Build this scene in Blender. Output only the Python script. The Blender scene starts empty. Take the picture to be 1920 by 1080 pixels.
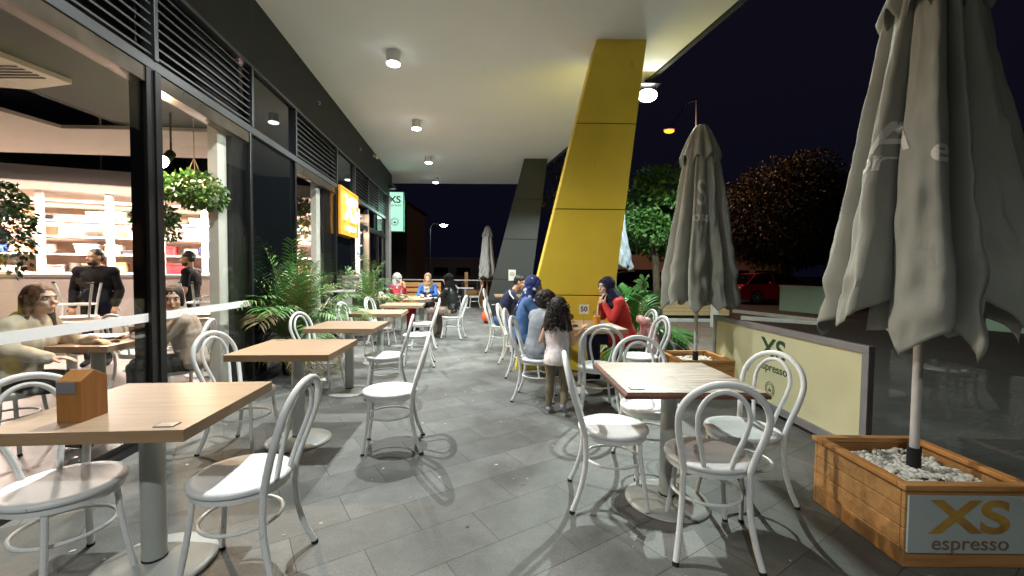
import bpy, bmesh, math, random
from mathutils import Vector, Matrix, noise
R = math.radians
random.seed(7)
scn = bpy.context.scene
COL = scn.collection

# ------------------------------------------------------------------ camera
cam_d = bpy.data.cameras.new('camera'); cam = bpy.data.objects.new('camera', cam_d); COL.objects.link(cam)
cam_d.sensor_width = 36.0; cam_d.lens = 798.0/1920.0*36.0; cam_d.clip_end = 500; cam_d.clip_start = 0.05
cam.location = (0, 0, 1.376)
cam.rotation_euler = (Matrix.Rotation(R(90)-0.0372, 3, 'X') @ Matrix.Rotation(0.0094, 3, 'Z')).to_euler()
scn.camera = cam
scn.render.resolution_x = 1024; scn.render.resolution_y = 576

# ------------------------------------------------------------------ night sky
world = bpy.data.worlds.new("World"); scn.world = world; world.use_nodes = True
wn = world.node_tree; bg = wn.nodes['Background']
tc = wn.nodes.new('ShaderNodeTexCoord'); sp = wn.nodes.new('ShaderNodeSeparateXYZ'); cr = wn.nodes.new('ShaderNodeValToRGB')
wn.links.new(tc.outputs['Generated'], sp.inputs[0]); wn.links.new(sp.outputs['Z'], cr.inputs[0]); wn.links.new(cr.outputs[0], bg.inputs[0])
cr.color_ramp.elements[0].position = 0.0; cr.color_ramp.elements[0].color = (0.0020, 0.0022, 0.0062, 1)
cr.color_ramp.elements[1].position = 0.7; cr.color_ramp.elements[1].color = (0.0048, 0.0041, 0.0082, 1)
bg.inputs[1].default_value = 1.0
scn.view_settings.view_transform = 'Standard'; scn.view_settings.look = 'None'
scn.view_settings.exposure = 0.22; scn.view_settings.gamma = 1.0

# lamp powers (W) for the lit lamps and the unseen ones
DLP = 690.0; FLW = 1000.0; KTP = 470.0; TRP = 260.0; CFP = 170.0; SLP = 1500.0

# ------------------------------------------------------------------ frame of the shop front (p = distance out from camera line, v = along)
A = R(6.0)
def FL(p, v, z=0.0):
    return Vector((p*math.cos(A) - v*math.sin(A), p*math.sin(A) + v*math.cos(A), z))

# ------------------------------------------------------------------ materials
def mat(name, col, rough=0.6, metal=0.0, emit=None, estr=0.0, noise_s=None, noise_a=0.0, bump=0.0, bump_s=60, col2=None, spec=None, trans=0.0, coat=0.0, stretch=None, detail=5):
    m = bpy.data.materials.new(name); m.use_nodes = True
    nt = m.node_tree; b = nt.nodes['Principled BSDF']
    b.inputs['Base Color'].default_value = (*col, 1); b.inputs['Roughness'].default_value = rough; b.inputs['Metallic'].default_value = metal
    if spec is not None: b.inputs['Specular IOR Level'].default_value = spec
    if coat: b.inputs['Coat Weight'].default_value = coat
    if trans: b.inputs['Transmission Weight'].default_value = trans
    if emit is not None:
        b.inputs['Emission Color'].default_value = (*emit, 1); b.inputs['Emission Strength'].default_value = estr
    if noise_s or bump:
        t = nt.nodes.new('ShaderNodeTexCoord'); mp = nt.nodes.new('ShaderNodeMapping'); nt.links.new(t.outputs['Object'], mp.inputs[0])
        if stretch: mp.inputs['Scale'].default_value = stretch
    if noise_s:
        n = nt.nodes.new('ShaderNodeTexNoise'); n.inputs['Scale'].default_value = noise_s; n.inputs['Detail'].default_value = detail
        nt.links.new(mp.outputs[0], n.inputs['Vector'])
        rp = nt.nodes.new('ShaderNodeValToRGB'); nt.links.new(n.outputs['Fac'], rp.inputs[0])
        c2 = col2 or tuple(c*(1-noise_a) for c in col)
        rp.color_ramp.elements[0].position = 0.3; rp.color_ramp.elements[0].color = (*c2, 1)
        rp.color_ramp.elements[1].position = 0.7; rp.color_ramp.elements[1].color = (*col, 1)
        nt.links.new(rp.outputs[0], b.inputs['Base Color'])
        mr = nt.nodes.new('ShaderNodeMapRange'); mr.inputs['To Min'].default_value = max(0, rough-0.1); mr.inputs['To Max'].default_value = min(1, rough+0.12)
        nt.links.new(n.outputs['Fac'], mr.inputs['Value']); nt.links.new(mr.outputs[0], b.inputs['Roughness'])
    if bump:
        n2 = nt.nodes.new('ShaderNodeTexNoise'); n2.inputs['Scale'].default_value = bump_s; n2.inputs['Detail'].default_value = 4
        nt.links.new(mp.outputs[0], n2.inputs['Vector'])
        bp = nt.nodes.new('ShaderNodeBump'); bp.inputs['Strength'].default_value = bump; bp.inputs['Distance'].default_value = 0.01
        nt.links.new(n2.outputs['Fac'], bp.inputs['Height']); nt.links.new(bp.outputs[0], b.inputs['Normal'])
    return m

def emis(name, col, s):
    m = bpy.data.materials.new(name); m.use_nodes = True; nt = m.node_tree
    nt.nodes.remove(nt.nodes['Principled BSDF']); e = nt.nodes.new('ShaderNodeEmission')
    e.inputs[0].default_value = (*col, 1); e.inputs[1].default_value = s
    nt.links.new(e.outputs[0], nt.nodes['Material Output'].inputs[0]); return m

def glass_mat(name, tint=(1, 1, 1), ior=1.5, dirt=0.0):
    m = bpy.data.materials.new(name); m.use_nodes = True; nt = m.node_tree
    nt.nodes.remove(nt.nodes['Principled BSDF'])
    tr = nt.nodes.new('ShaderNodeBsdfTransparent'); tr.inputs[0].default_value = (*tint, 1)
    gl = nt.nodes.new('ShaderNodeBsdfGlossy'); gl.inputs['Roughness'].default_value = 0.0
    lw = nt.nodes.new('ShaderNodeLayerWeight'); lw.inputs[0].default_value = 0.5
    pw = nt.nodes.new('ShaderNodeMath'); pw.operation = 'POWER'; pw.inputs[1].default_value = 4.2; nt.links.new(lw.outputs['Facing'], pw.inputs[0])
    fr = nt.nodes.new('ShaderNodeMapRange'); fr.inputs['To Min'].default_value = 0.035; fr.inputs['To Max'].default_value = 0.75; nt.links.new(pw.outputs[0], fr.inputs[0])
    mx = nt.nodes.new('ShaderNodeMixShader'); nt.links.new(fr.outputs[0], mx.inputs[0])
    nt.links.new(tr.outputs[0], mx.inputs[1]); nt.links.new(gl.outputs[0], mx.inputs[2])
    nt.links.new(mx.outputs[0], nt.nodes['Material Output'].inputs[0]); return m

def wood(name, c1, c2, axis=0, scale=1.0, rough=0.45, planks=0, coat=0.0):
    """grain runs along local axis"""
    m = bpy.data.materials.new(name); m.use_nodes = True; nt = m.node_tree; b = nt.nodes['Principled BSDF']
    t = nt.nodes.new('ShaderNodeTexCoord'); mp = nt.nodes.new('ShaderNodeMapping'); nt.links.new(t.outputs['Object'], mp.inputs[0])
    s = [9.0*scale]*3; s[axis] = 0.9*scale; mp.inputs['Scale'].default_value = s
    n = nt.nodes.new('ShaderNodeTexNoise'); n.inputs['Scale'].default_value = 2.5; n.inputs['Detail'].default_value = 8; n.inputs['Distortion'].default_value = 0.7
    nt.links.new(mp.outputs[0], n.inputs['Vector'])
    n3 = nt.nodes.new('ShaderNodeTexNoise'); n3.inputs['Scale'].default_value = 12; n3.inputs['Detail'].default_value = 3; nt.links.new(mp.outputs[0], n3.inputs['Vector'])
    mxv = nt.nodes.new('ShaderNodeMix'); mxv.data_type = 'FLOAT'; mxv.inputs[0].default_value = 0.3
    nt.links.new(n.outputs['Fac'], mxv.inputs[2]); nt.links.new(n3.outputs['Fac'], mxv.inputs[3])
    rp = nt.nodes.new('ShaderNodeValToRGB'); nt.links.new(mxv.outputs[0], rp.inputs[0])
    rp.color_ramp.elements[0].position = 0.32; rp.color_ramp.elements[0].color = (*c2, 1)
    rp.color_ramp.elements[1].position = 0.66; rp.color_ramp.elements[1].color = (*c1, 1)
    out = rp.outputs[0]
    nt.links.new(out, b.inputs['Base Color']); b.inputs['Roughness'].default_value = rough
    if coat: b.inputs['Coat Weight'].default_value = coat; b.inputs['Coat Roughness'].default_value = 0.25
    bp = nt.nodes.new('ShaderNodeBump'); bp.inputs['Strength'].default_value = 0.25; bp.inputs['Distance'].default_value = 0.003
    nt.links.new(mxv.outputs[0], bp.inputs['Height']); nt.links.new(bp.outputs[0], b.inputs['Normal'])
    return m

def paving_mat():
    m = bpy.data.materials.new('stone_paving'); m.use_nodes = True; nt = m.node_tree; b = nt.nodes['Principled BSDF']
    t = nt.nodes.new('ShaderNodeTexCoord'); mp = nt.nodes.new('ShaderNodeMapping'); nt.links.new(t.outputs['Object'], mp.inputs[0])
    mp.vector_type = 'TEXTURE'; mp.inputs['Rotation'].default_value = (0, 0, R(33.5)); mp.inputs['Location'].default_value = (-0.30, 1.967, 0)
    bk = nt.nodes.new('ShaderNodeTexBrick'); nt.links.new(mp.outputs[0], bk.inputs['Vector'])
    bk.inputs['Scale'].default_value = 1.0; bk.inputs['Brick Width'].default_value = 0.6; bk.inputs['Row Height'].default_value = 0.3
    bk.inputs['Mortar Size'].default_value = 0.0022; bk.inputs['Mortar Smooth'].default_value = 0.3; bk.inputs['Bias'].default_value = 0.0
    bk.inputs['Color1'].default_value = (0.118, 0.126, 0.121, 1); bk.inputs['Color2'].default_value = (0.178, 0.187, 0.180, 1); bk.inputs['Mortar'].default_value = (0.045, 0.043, 0.04, 1)
    n = nt.nodes.new('ShaderNodeTexNoise'); n.inputs['Scale'].default_value = 1.5; n.inputs['Detail'].default_value = 7; n.inputs['Roughness'].default_value = 0.65; nt.links.new(t.outputs['Object'], n.inputs['Vector'])
    n2 = nt.nodes.new('ShaderNodeTexNoise'); n2.inputs['Scale'].default_value = 90; n2.inputs['Detail'].default_value = 3; nt.links.new(t.outputs['Object'], n2.inputs['Vector'])
    rp = nt.nodes.new('ShaderNodeValToRGB'); nt.links.new(n.outputs['Fac'], rp.inputs[0])
    rp.color_ramp.elements[0].position = 0.36; rp.color_ramp.elements[0].color = (0.50, 0.49, 0.455, 1)
    rp.color_ramp.elements[1].position = 0.62; rp.color_ramp.elements[1].color = (1.08, 1.07, 1.05, 1)
    rp2 = nt.nodes.new('ShaderNodeValToRGB'); nt.links.new(n2.outputs['Fac'], rp2.inputs[0])
    rp2.color_ramp.elements[0].position = 0.3; rp2.color_ramp.elements[0].color = (0.8, 0.8, 0.8, 1)
    rp2.color_ramp.elements[1].position = 0.7; rp2.color_ramp.elements[1].color = (1.1, 1.1, 1.1, 1)
    # small trodden-in marks (old chewing gum, crumbs)
    vo = nt.nodes.new('ShaderNodeTexVoronoi'); vo.inputs['Scale'].default_value = 3.3; vo.inputs['Randomness'].default_value = 1.0; nt.links.new(t.outputs['Object'], vo.inputs['Vector'])
    lt = nt.nodes.new('ShaderNodeMath'); lt.operation = 'LESS_THAN'; lt.inputs[1].default_value = 0.035; nt.links.new(vo.outputs['Distance'], lt.inputs[0])
    m1 = nt.nodes.new('ShaderNodeMix'); m1.data_type = 'RGBA'; m1.blend_type = 'MULTIPLY'; m1.inputs[0].default_value = 1
    nt.links.new(bk.outputs['Color'], m1.inputs[6]); nt.links.new(rp.outputs[0], m1.inputs[7])
    m2 = nt.nodes.new('ShaderNodeMix'); m2.data_type = 'RGBA'; m2.blend_type = 'MULTIPLY'; m2.inputs[0].default_value = 1
    nt.links.new(m1.outputs[2], m2.inputs[6]); nt.links.new(rp2.outputs[0], m2.inputs[7])
    m3 = nt.nodes.new('ShaderNodeMix'); m3.data_type = 'RGBA'; nt.links.new(lt.outputs[0], m3.inputs[0])
    nt.links.new(m2.outputs[2], m3.inputs[6]); m3.inputs[7].default_value = (0.34, 0.33, 0.31, 1)
    nt.links.new(m3.outputs[2], b.inputs['Base Color'])
    mr = nt.nodes.new('ShaderNodeMapRange'); mr.inputs['To Min'].default_value = 0.42; mr.inputs['To Max'].default_value = 0.8
    nt.links.new(n.outputs['Fac'], mr.inputs['Value']); nt.links.new(mr.outputs[0], b.inputs['Roughness'])
    bp = nt.nodes.new('ShaderNodeBump'); bp.inputs['Strength'].default_value = 0.5; bp.inputs['Distance'].default_value = 0.004; bp.invert = True
    bp2 = nt.nodes.new('ShaderNodeBump'); bp2.inputs['Strength'].default_value = 0.3; bp2.inputs['Distance'].default_value = 0.004
    nt.links.new(bk.outputs['Fac'], bp.inputs['Height']); nt.links.new(n2.outputs['Fac'], bp2.inputs['Height'])
    nt.links.new(bp.outputs[0], bp2.inputs['Normal']); nt.links.new(bp2.outputs[0], b.inputs['Normal'])
    return m

def rustic_mat():
    m = bpy.data.materials.new('whitewashed_planks'); m.use_nodes = True; nt = m.node_tree; b = nt.nodes['Principled BSDF']
    t = nt.nodes.new('ShaderNodeTexCoord'); mp = nt.nodes.new('ShaderNodeMapping'); nt.links.new(t.outputs['Object'], mp.inputs[0])
    mp.inputs['Scale'].default_value = (1.2, 14, 6)
    n = nt.nodes.new('ShaderNodeTexNoise'); n.inputs['Scale'].default_value = 3; n.inputs['Detail'].default_value = 9; n.inputs['Roughness'].default_value = 0.7; n.inputs['Distortion'].default_value = 0.6
    nt.links.new(mp.outputs[0], n.inputs['Vector'])
    rp = nt.nodes.new('ShaderNodeValToRGB'); nt.links.new(n.outputs['Fac'], rp.inputs[0])
    rp.color_ramp.elements[0].position = 0.36; rp.color_ramp.elements[0].color = (0.17, 0.085, 0.05, 1)
    rp.color_ramp.elements[1].position = 0.6; rp.color_ramp.elements[1].color = (0.55, 0.48, 0.39, 1)
    e = rp.color_ramp.elements.new(0.47); e.color = (0.38, 0.28, 0.20, 1)
    bk = nt.nodes.new('ShaderNodeTexBrick'); nt.links.new(t.outputs['Object'], bk.inputs['Vector']); bk.inputs['Scale'].default_value = 1
    bk.inputs['Brick Width'].default_value = 3; bk.inputs['Row Height'].default_value = 0.111; bk.inputs['Mortar Size'].default_value = 0.003
    bk.inputs['Color1'].default_value = (1, 1, 1, 1); bk.inputs['Color2'].default_value = (0.78, 0.74, 0.7, 1); bk.inputs['Mortar'].default_value = (0.35, 0.28, 0.22, 1)
    m1 = nt.nodes.new('ShaderNodeMix'); m1.data_type = 'RGBA'; m1.blend_type = 'MULTIPLY'; m1.inputs[0].default_value = 1
    nt.links.new(rp.outputs[0], m1.inputs[6]); nt.links.new(bk.outputs['Color'], m1.inputs[7]); nt.links.new(m1.outputs[2], b.inputs['Base Color'])
    b.inputs['Roughness'].default_value = 0.4
    return m

M = {}
M['paving'] = paving_mat()
M['asphalt'] = mat('asphalt', (0.05, 0.05, 0.048), 0.85, noise_s=6, noise_a=0.4, bump=0.4, bump_s=80)
M['soffit'] = mat('soffit_paint', (0.86, 0.86, 0.85), 0.85, noise_s=0.8, noise_a=0.05)
M['fascia'] = mat('dark_render', (0.035, 0.038, 0.036), 0.7, noise_s=2.5, noise_a=0.25, bump=0.15, bump_s=200)
M['black_metal'] = mat('black_powdercoat', (0.012, 0.012, 0.013), 0.32, noise_s=4, noise_a=0.3)
M['louvre'] = mat('louvre_metal', (0.10, 0.105, 0.11), 0.35, metal=0.6)
M['mullion'] = mat('mullion_metal', (0.09, 0.095, 0.10), 0.35, metal=0.5)
M['black_void'] = mat('black_board', (0.004, 0.004, 0.004), 0.7)
M['glass'] = glass_mat('window_glass', (0.97, 0.98, 0.97), 1.5)
M['dark_glass'] = mat('smoked_glass', (0.004, 0.005, 0.006), 0.03, spec=0.6)
M['band'] = mat('frosted_white_band', (0.92, 0.93, 0.95), 0.6)
M['cream_col'] = mat('cream_paint', (0.62, 0.60, 0.56), 0.6, noise_s=3, noise_a=0.08)
M['yellow'] = mat('yellow_panel', (0.84, 0.60, 0.05), 0.5, noise_s=3, noise_a=0.08)
M['yellow_side'] = mat('yellow_panel_edge', (0.62, 0.45, 0.09), 0.5)
M['grey_panel'] = mat('grey_panel', (0.040, 0.046, 0.046), 0.6, noise_s=3, noise_a=0.12)
M['joint'] = mat('panel_joint', (0.015, 0.012, 0.008), 0.9)
M['white_metal'] = mat('white_powdercoat', (0.76, 0.78, 0.78), 0.38, noise_s=25, noise_a=0.05, bump=0.03, bump_s=300)
M['rubber'] = mat('black_rubber', (0.012, 0.012, 0.012), 0.7)
M['oak'] = wood('oak_laminate', (0.39, 0.27, 0.175), (0.30, 0.20, 0.12), axis=0, scale=1.0, rough=0.52, coat=0.05)
M['oak_edge'] = wood('oak_edge', (0.40, 0.26, 0.15), (0.32, 0.20, 0.11), axis=0, rough=0.45)
M['rustic'] = rustic_mat()
M['red_edge'] = mat('red_brown_edge', (0.17, 0.075, 0.05), 0.5, noise_s=20, noise_a=0.3)
M['grey_col'] = mat('silver_grey_paint', (0.42, 0.44, 0.42), 0.35, noise_s=8, noise_a=0.06)
M['pine'] = wood('pine_boards', (0.56, 0.29, 0.10), (0.34, 0.15, 0.045), axis=0, scale=0.9, rough=0.5)
M['menu_wood'] = wood('varnished_wood', (0.42, 0.19, 0.05), (0.30, 0.12, 0.03), axis=2, rough=0.4)
M['canvas'] = mat('grey_canvas', (0.36, 0.37, 0.325), 0.92, noise_s=2.2, noise_a=0.22, bump=0.5, bump_s=420)
M['canvas_white'] = mat('pale_canvas', (0.50, 0.50, 0.46), 0.9, noise_s=3, noise_a=0.12, bump=0.4, bump_s=400)
M['canvas_flood_tint'] = mat('blue_lit_canvas', (0.22, 0.27, 0.33), 0.9, noise_s=3, noise_a=0.2)  # bluish cast of the floodlight put into the cloth colour
M['pole'] = mat('pole_white', (0.62, 0.60, 0.58), 0.35, noise_s=30, noise_a=0.1)
M['print_white'] = mat('white_print', (0.62, 0.61, 0.57), 0.85)
M['stone'] = mat('white_pebble', (0.78, 0.75, 0.66), 0.7, noise_s=15, noise_a=0.3)
M['soil'] = mat('dark_soil', (0.10, 0.085, 0.06), 0.95, noise_s=20, noise_a=0.5)
M['banner'] = mat('cream_vinyl', (0.70, 0.68, 0.42), 0.55, noise_s=2, noise_a=0.06)
M['alu'] = mat('aluminium_frame', (0.38, 0.38, 0.40), 0.35, metal=0.5, noise_s=10, noise_a=0.1)
M['green_print'] = mat('green_print', (0.02, 0.075, 0.035), 0.6)
M['sign_panel'] = mat('grey_sign_board', (0.42, 0.47, 0.46), 0.5, noise_s=5, noise_a=0.08)
M['ochre_print'] = mat('ochre_print', (0.50, 0.30, 0.05), 0.6, noise_s=14, col2=(0.30, 0.15, 0.04))
M['brown_print'] = mat('brown_print', (0.20, 0.13, 0.08), 0.6)
M['skin'] = mat('skin_tan', (0.56, 0.33, 0.22), 0.5)
M['skin_pale'] = mat('skin_pale', (0.66, 0.43, 0.33), 0.5)
M['skin_dark'] = mat('skin_brown', (0.32, 0.16, 0.09), 0.5)
M['leaf'] = mat('leaf_green', (0.11, 0.25, 0.05), 0.45, noise_s=5, col2=(0.045, 0.13, 0.025))
M['leaf_dry'] = mat('leaf_dry', (0.30, 0.23, 0.10), 0.7, noise_s=9, col2=(0.14, 0.12, 0.05))
M['leaf_light'] = mat('leaf_pale', (0.15, 0.27, 0.06), 0.5, noise_s=9, col2=(0.10, 0.22, 0.05))
M['leaf_dark'] = mat('leaf_dark', (0.022, 0.05, 0.014), 0.6, noise_s=2, noise_a=0.5)
M['leaf_olive'] = mat('leaf_olive', (0.085, 0.072, 0.025), 0.5, noise_s=2, noise_a=0.5)
M['bark'] = mat('bark', (0.10, 0.075, 0.05), 0.9, noise_s=12, noise_a=0.5)
M['pot'] = mat('black_pot', (0.014, 0.014, 0.014), 0.4)
M['paper'] = mat('paper_white', (0.75, 0.74, 0.70), 0.7)

def scuff(m, scale, thr, col, amount=0.8, stretch=(1, 1, 1)):
    """sparse worn marks over a painted surface"""
    nt = m.node_tree; b = nt.nodes['Principled BSDF']; t = nt.nodes.new('ShaderNodeTexCoord'); mp = nt.nodes.new('ShaderNodeMapping'); mp.inputs['Scale'].default_value = stretch
    n = nt.nodes.new('ShaderNodeTexNoise'); n.inputs['Scale'].default_value = scale; n.inputs['Detail'].default_value = 6; n.inputs['Roughness'].default_value = 0.7
    nt.links.new(t.outputs['Object'], mp.inputs[0]); nt.links.new(mp.outputs[0], n.inputs['Vector'])
    r = nt.nodes.new('ShaderNodeMapRange'); r.inputs['From Min'].default_value = thr; r.inputs['From Max'].default_value = thr+0.04; r.inputs['To Max'].default_value = amount; nt.links.new(n.outputs['Fac'], r.inputs[0])
    mx = nt.nodes.new('ShaderNodeMix'); mx.data_type = 'RGBA'; nt.links.new(r.outputs[0], mx.inputs[0]); src = b.inputs['Base Color'].links
    if src: nt.links.new(src[0].from_socket, mx.inputs[6])
    else: mx.inputs[6].default_value = b.inputs['Base Color'].default_value
    mx.inputs[7].default_value = (*col, 1); nt.links.new(mx.outputs[2], b.inputs['Base Color'])
scuff(M['white_metal'], 22, 0.665, (0.22, 0.21, 0.20), 0.7)
scuff(M['grey_col'], 14, 0.66, (0.2, 0.2, 0.19), 0.5)
scuff(M['yellow'], 5, 0.66, (0.42, 0.30, 0.05), 0.35, (1, 1, 0.35))
scuff(M['yellow'], 60, 0.70, (0.25, 0.18, 0.05), 0.6)
scuff(M['grey_panel'], 7, 0.66, (0.05, 0.05, 0.05), 0.5, (1, 1, 0.4))
scuff(M['oak'], 3.2, 0.64, (0.27, 0.185, 0.11), 0.35)
scuff(M['canvas'], 2.6, 0.60, (0.25, 0.245, 0.23), 0.45, (1, 1, 0.5))
scuff(M['banner'], 2.2, 0.62, (0.58, 0.55, 0.34), 0.4, (1, 1, 0.5))
scuff(M['pine'], 5, 0.64, (0.16, 0.08, 0.03), 0.6)
scuff(M['soffit'], 1.3, 0.66, (0.76, 0.75, 0.72), 0.5)

# ------------------------------------------------------------------ mesh helpers
class MB:
    def __init__(s): s.v = []; s.f = []; s.m = []
    def add(s, vs, fs, mi=0):
        o = len(s.v); s.v += [tuple(v) for v in vs]; s.f += [tuple(i+o for i in f) for f in fs]; s.m += [mi]*len(fs); return s
    def box(s, c, d, rz=0.0, mi=0, mtx=None):
        x, y, z = d[0]/2, d[1]/2, d[2]/2
        vs = [Vector((a*x, b*y, e*z)) for a in (-1, 1) for b in (-1, 1) for e in (-1, 1)]
        rm = mtx if mtx is not None else Matrix.Rotation(rz, 3, 'Z')
        vs = [rm @ v + Vector(c) for v in vs]
        return s.add(vs, [(0, 1, 3, 2), (4, 6, 7, 5), (0, 4, 5, 1), (2, 3, 7, 6), (0, 2, 6, 4), (1, 5, 7, 3)], mi)
    def cone(s, p0, p1, r0, r1, n=12, caps=True, mi=0):
        p0 = Vector(p0); p1 = Vector(p1); d = (p1-p0)
        if d.length < 1e-6: return s
        q = d.to_track_quat('Z', 'Y').to_matrix()
        vs = []
        for p, r in ((p0, r0), (p1, r1)):
            for i in range(n):
                a = 2*math.pi*i/n; vs.append(p + q @ Vector((r*math.cos(a), r*math.sin(a), 0)))
        fs = [(i, (i+1) % n, n+(i+1) % n, n+i) for i in range(n)]
        if caps: fs += [tuple(range(n-1, -1, -1)), tuple(range(n, 2*n))]
        return s.add(vs, fs, mi)
    def tube(s, pts, r, n=10, closed=False, mi=0, caps=True):
        pts = [Vector(p) for p in pts]; k = len(pts); rs = r if isinstance(r, (list, tuple)) else [r]*k
        up = None; vs = []
        for i, p in enumerate(pts):
            if closed: t = pts[(i+1) % k]-pts[i-1]
            else: t = pts[min(i+1, k-1)]-pts[max(i-1, 0)]
            t.normalize()
            if up is None:
                up = Vector((0, 0, 1)) if abs(t.z) < 0.9 else Vector((1, 0, 0))
            up = (up - t*up.dot(t)); up.normalize(); sd = t.cross(up)
            for j in range(n):
                a = 2*math.pi*j/n; vs.append(p + (up*math.cos(a)+sd*math.sin(a))*rs[i])
        fs = []
        for i in range(k if closed else k-1):
            for j in range(n):
                a = i*n+j; b = i*n+(j+1) % n; c = ((i+1) % k)*n+(j+1) % n; d = ((i+1) % k)*n+j
                fs.append((a, b, c, d))
        if not closed and caps: fs += [tuple(range(n-1, -1, -1)), tuple(range((k-1)*n, k*n))]
        return s.add(vs, fs, mi)
    def lathe(s, prof, c=(0, 0, 0), n=24, mi=0):
        c = Vector(c); vs = []; k = len(prof)
        for r, z in prof:
            for j in range(n):
                a = 2*math.pi*j/n; vs.append(c+Vector((r*math.cos(a), r*math.sin(a), z)))
        fs = [(i*n+j, i*n+(j+1) % n, (i+1)*n+(j+1) % n, (i+1)*n+j) for i in range(k-1) for j in range(n)]
        fs += [tuple(range(n-1, -1, -1)), tuple(range((k-1)*n, k*n))]
        return s.add(vs, fs, mi)
    def ell(s, c, r, rm=None, n=14, m=9, mi=0):
        c = Vector(c); vs = []; rm = rm or Matrix.Identity(3)
        if not isinstance(r, (tuple, list)): r = (r, r, r)
        for i in range(1, m):
            ph = math.pi*i/m
            for j in range(n):
                a = 2*math.pi*j/n
                vs.append(c + rm @ Vector((r[0]*math.sin(ph)*math.cos(a), r[1]*math.sin(ph)*math.sin(a), r[2]*math.cos(ph))))
        t = len(vs); vs.append(c + rm @ Vector((0, 0, r[2]))); vs.append(c + rm @ Vector((0, 0, -r[2])))
        fs = [(i*n+j, (i+1)*n+j, (i+1)*n+(j+1) % n, i*n+(j+1) % n) for i in range(m-2) for j in range(n)]
        fs += [(t, j, (j+1) % n) for j in range(n)] + [(t+1, (m-2)*n+(j+1) % n, (m-2)*n+j) for j in range(n)]
        return s.add(vs, fs, mi)
    def prism(s, poly, z0, z1, mi=0):
        n = len(poly); vs = [(p[0], p[1], z0) for p in poly]+[(p[0], p[1], z1) for p in poly]
        return s.add(vs, [tuple(range(n-1, -1, -1)), tuple(range(n, 2*n))]+[(i, (i+1) % n, n+(i+1) % n, n+i) for i in range(n)], mi)
    def hexa(s, b, t, mi=0):
        return s.add(list(b)+list(t), [(3, 2, 1, 0), (4, 5, 6, 7), (0, 1, 5, 4), (1, 2, 6, 5), (2, 3, 7, 6), (3, 0, 4, 7)], mi)
    def build(s, name, m, parent=None, smooth=True, bevel=0.0, ang=35):
        me = bpy.data.meshes.new(name); me.from_pydata(s.v, [], s.f); me.update()
        for x in (m if isinstance(m, (list, tuple)) else [m]): me.materials.append(x)
        if any(s.m):
            for i, p in enumerate(me.polygons): p.material_index = s.m[i]
        bm = bmesh.new(); bm.from_mesh(me); bmesh.ops.recalc_face_normals(bm, faces=bm.faces); bm.to_mesh(me); bm.free()
        if smooth:
            me.polygons.foreach_set('use_smooth', [True]*len(me.polygons))
            try: me.set_sharp_from_angle(angle=R(ang))
            except Exception: pass
        o = bpy.data.objects.new(name, me); COL.objects.link(o)
        if parent is not None: o.parent = parent
        if bevel:
            bv = o.modifiers.new('bevel', 'BEVEL'); bv.width = bevel; bv.segments = 2; bv.limit_method = 'ANGLE'; bv.angle_limit = R(40)
        return o

def tag(o, label=None, cat=None, group=None, kind=None):
    if label: o['label'] = label
    if cat: o['category'] = cat
    if group: o['group'] = group
    if kind: o['kind'] = kind
    return o
def thing(name, label, cat, loc=(0, 0, 0), rz=0.0, group=None):
    o = bpy.data.objects.new(name, None); COL.objects.link(o); o.empty_display_size = 0.1
    o.location = loc; o.rotation_euler = (0, 0, rz)
    return tag(o, label, cat, group)
def dup(root, loc, rz, label=None, group=None):
    def cp(o, par):
        c = o.copy(); COL.objects.link(c)
        if par is not None: c.parent = par
        for ch in [x for x in kids.get(o.name, [])]: cp(ch, c)
        return c
    kids = {}
    for x in bpy.data.objects:
        if x.parent: kids.setdefault(x.parent.name, []).append(x)
    r = cp(root, None); r.location = loc; r.rotation_euler = (0, 0, rz)
    if label: r['label'] = label
    if group: r['group'] = group
    return r

def text_mb(txt, size, depth=0.002, bold=0.0, shear=0.0, spacing=1.0, outline=0.0):
    cu = bpy.data.curves.new('t', 'FONT'); cu.body = txt; cu.size = size; cu.align_x = 'CENTER'; cu.align_y = 'CENTER'
    cu.space_character = spacing; cu.resolution_u = 6
    if outline: cu.fill_mode = 'NONE'; cu.bevel_depth = outline; cu.bevel_resolution = 2
    else: cu.extrude = depth; cu.offset = bold
    o = bpy.data.objects.new('t', cu); COL.objects.link(o)
    bpy.context.view_layer.update()
    me = bpy.data.meshes.new_from_object(o.evaluated_get(bpy.context.evaluated_depsgraph_get()))
    mb = MB(); mb.v = [tuple(v.co) for v in me.vertices]; mb.f = [tuple(p.vertices) for p in me.polygons]; mb.m = [0]*len(mb.f)
    bpy.data.objects.remove(o); bpy.data.curves.remove(cu); bpy.data.meshes.remove(me)
    return mb
def place(mb, origin, xdir, ydir, sx=1.0):
    """put a flat mesh (x right, y up) on a plane"""
    x = Vector(xdir).normalized(); y = Vector(ydir).normalized(); z = x.cross(y); o = Vector(origin)
    mb.v = [tuple(o + x*v[0]*sx + y*v[1] + z*v[2]) for v in mb.v]; return mb

def lamp(name, kind, loc, power, col, parent=None, size=0.05, spot=None, blend=0.3, target=None):
    l = bpy.data.lights.new(name, kind); l.energy = power; l.color = col
    if kind == 'AREA': l.size = size
    else: l.shadow_soft_size = size
    if kind == 'SPOT': l.spot_size = R(spot or 120); l.spot_blend = blend
    o = bpy.data.objects.new(name, l); COL.objects.link(o); o.location = loc
    if target is not None: o.rotation_euler = (Vector(target)-Vector(loc)).to_track_quat('-Z', 'Y').to_euler()
    if parent is not None: o.parent = parent; 
    return o

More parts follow.
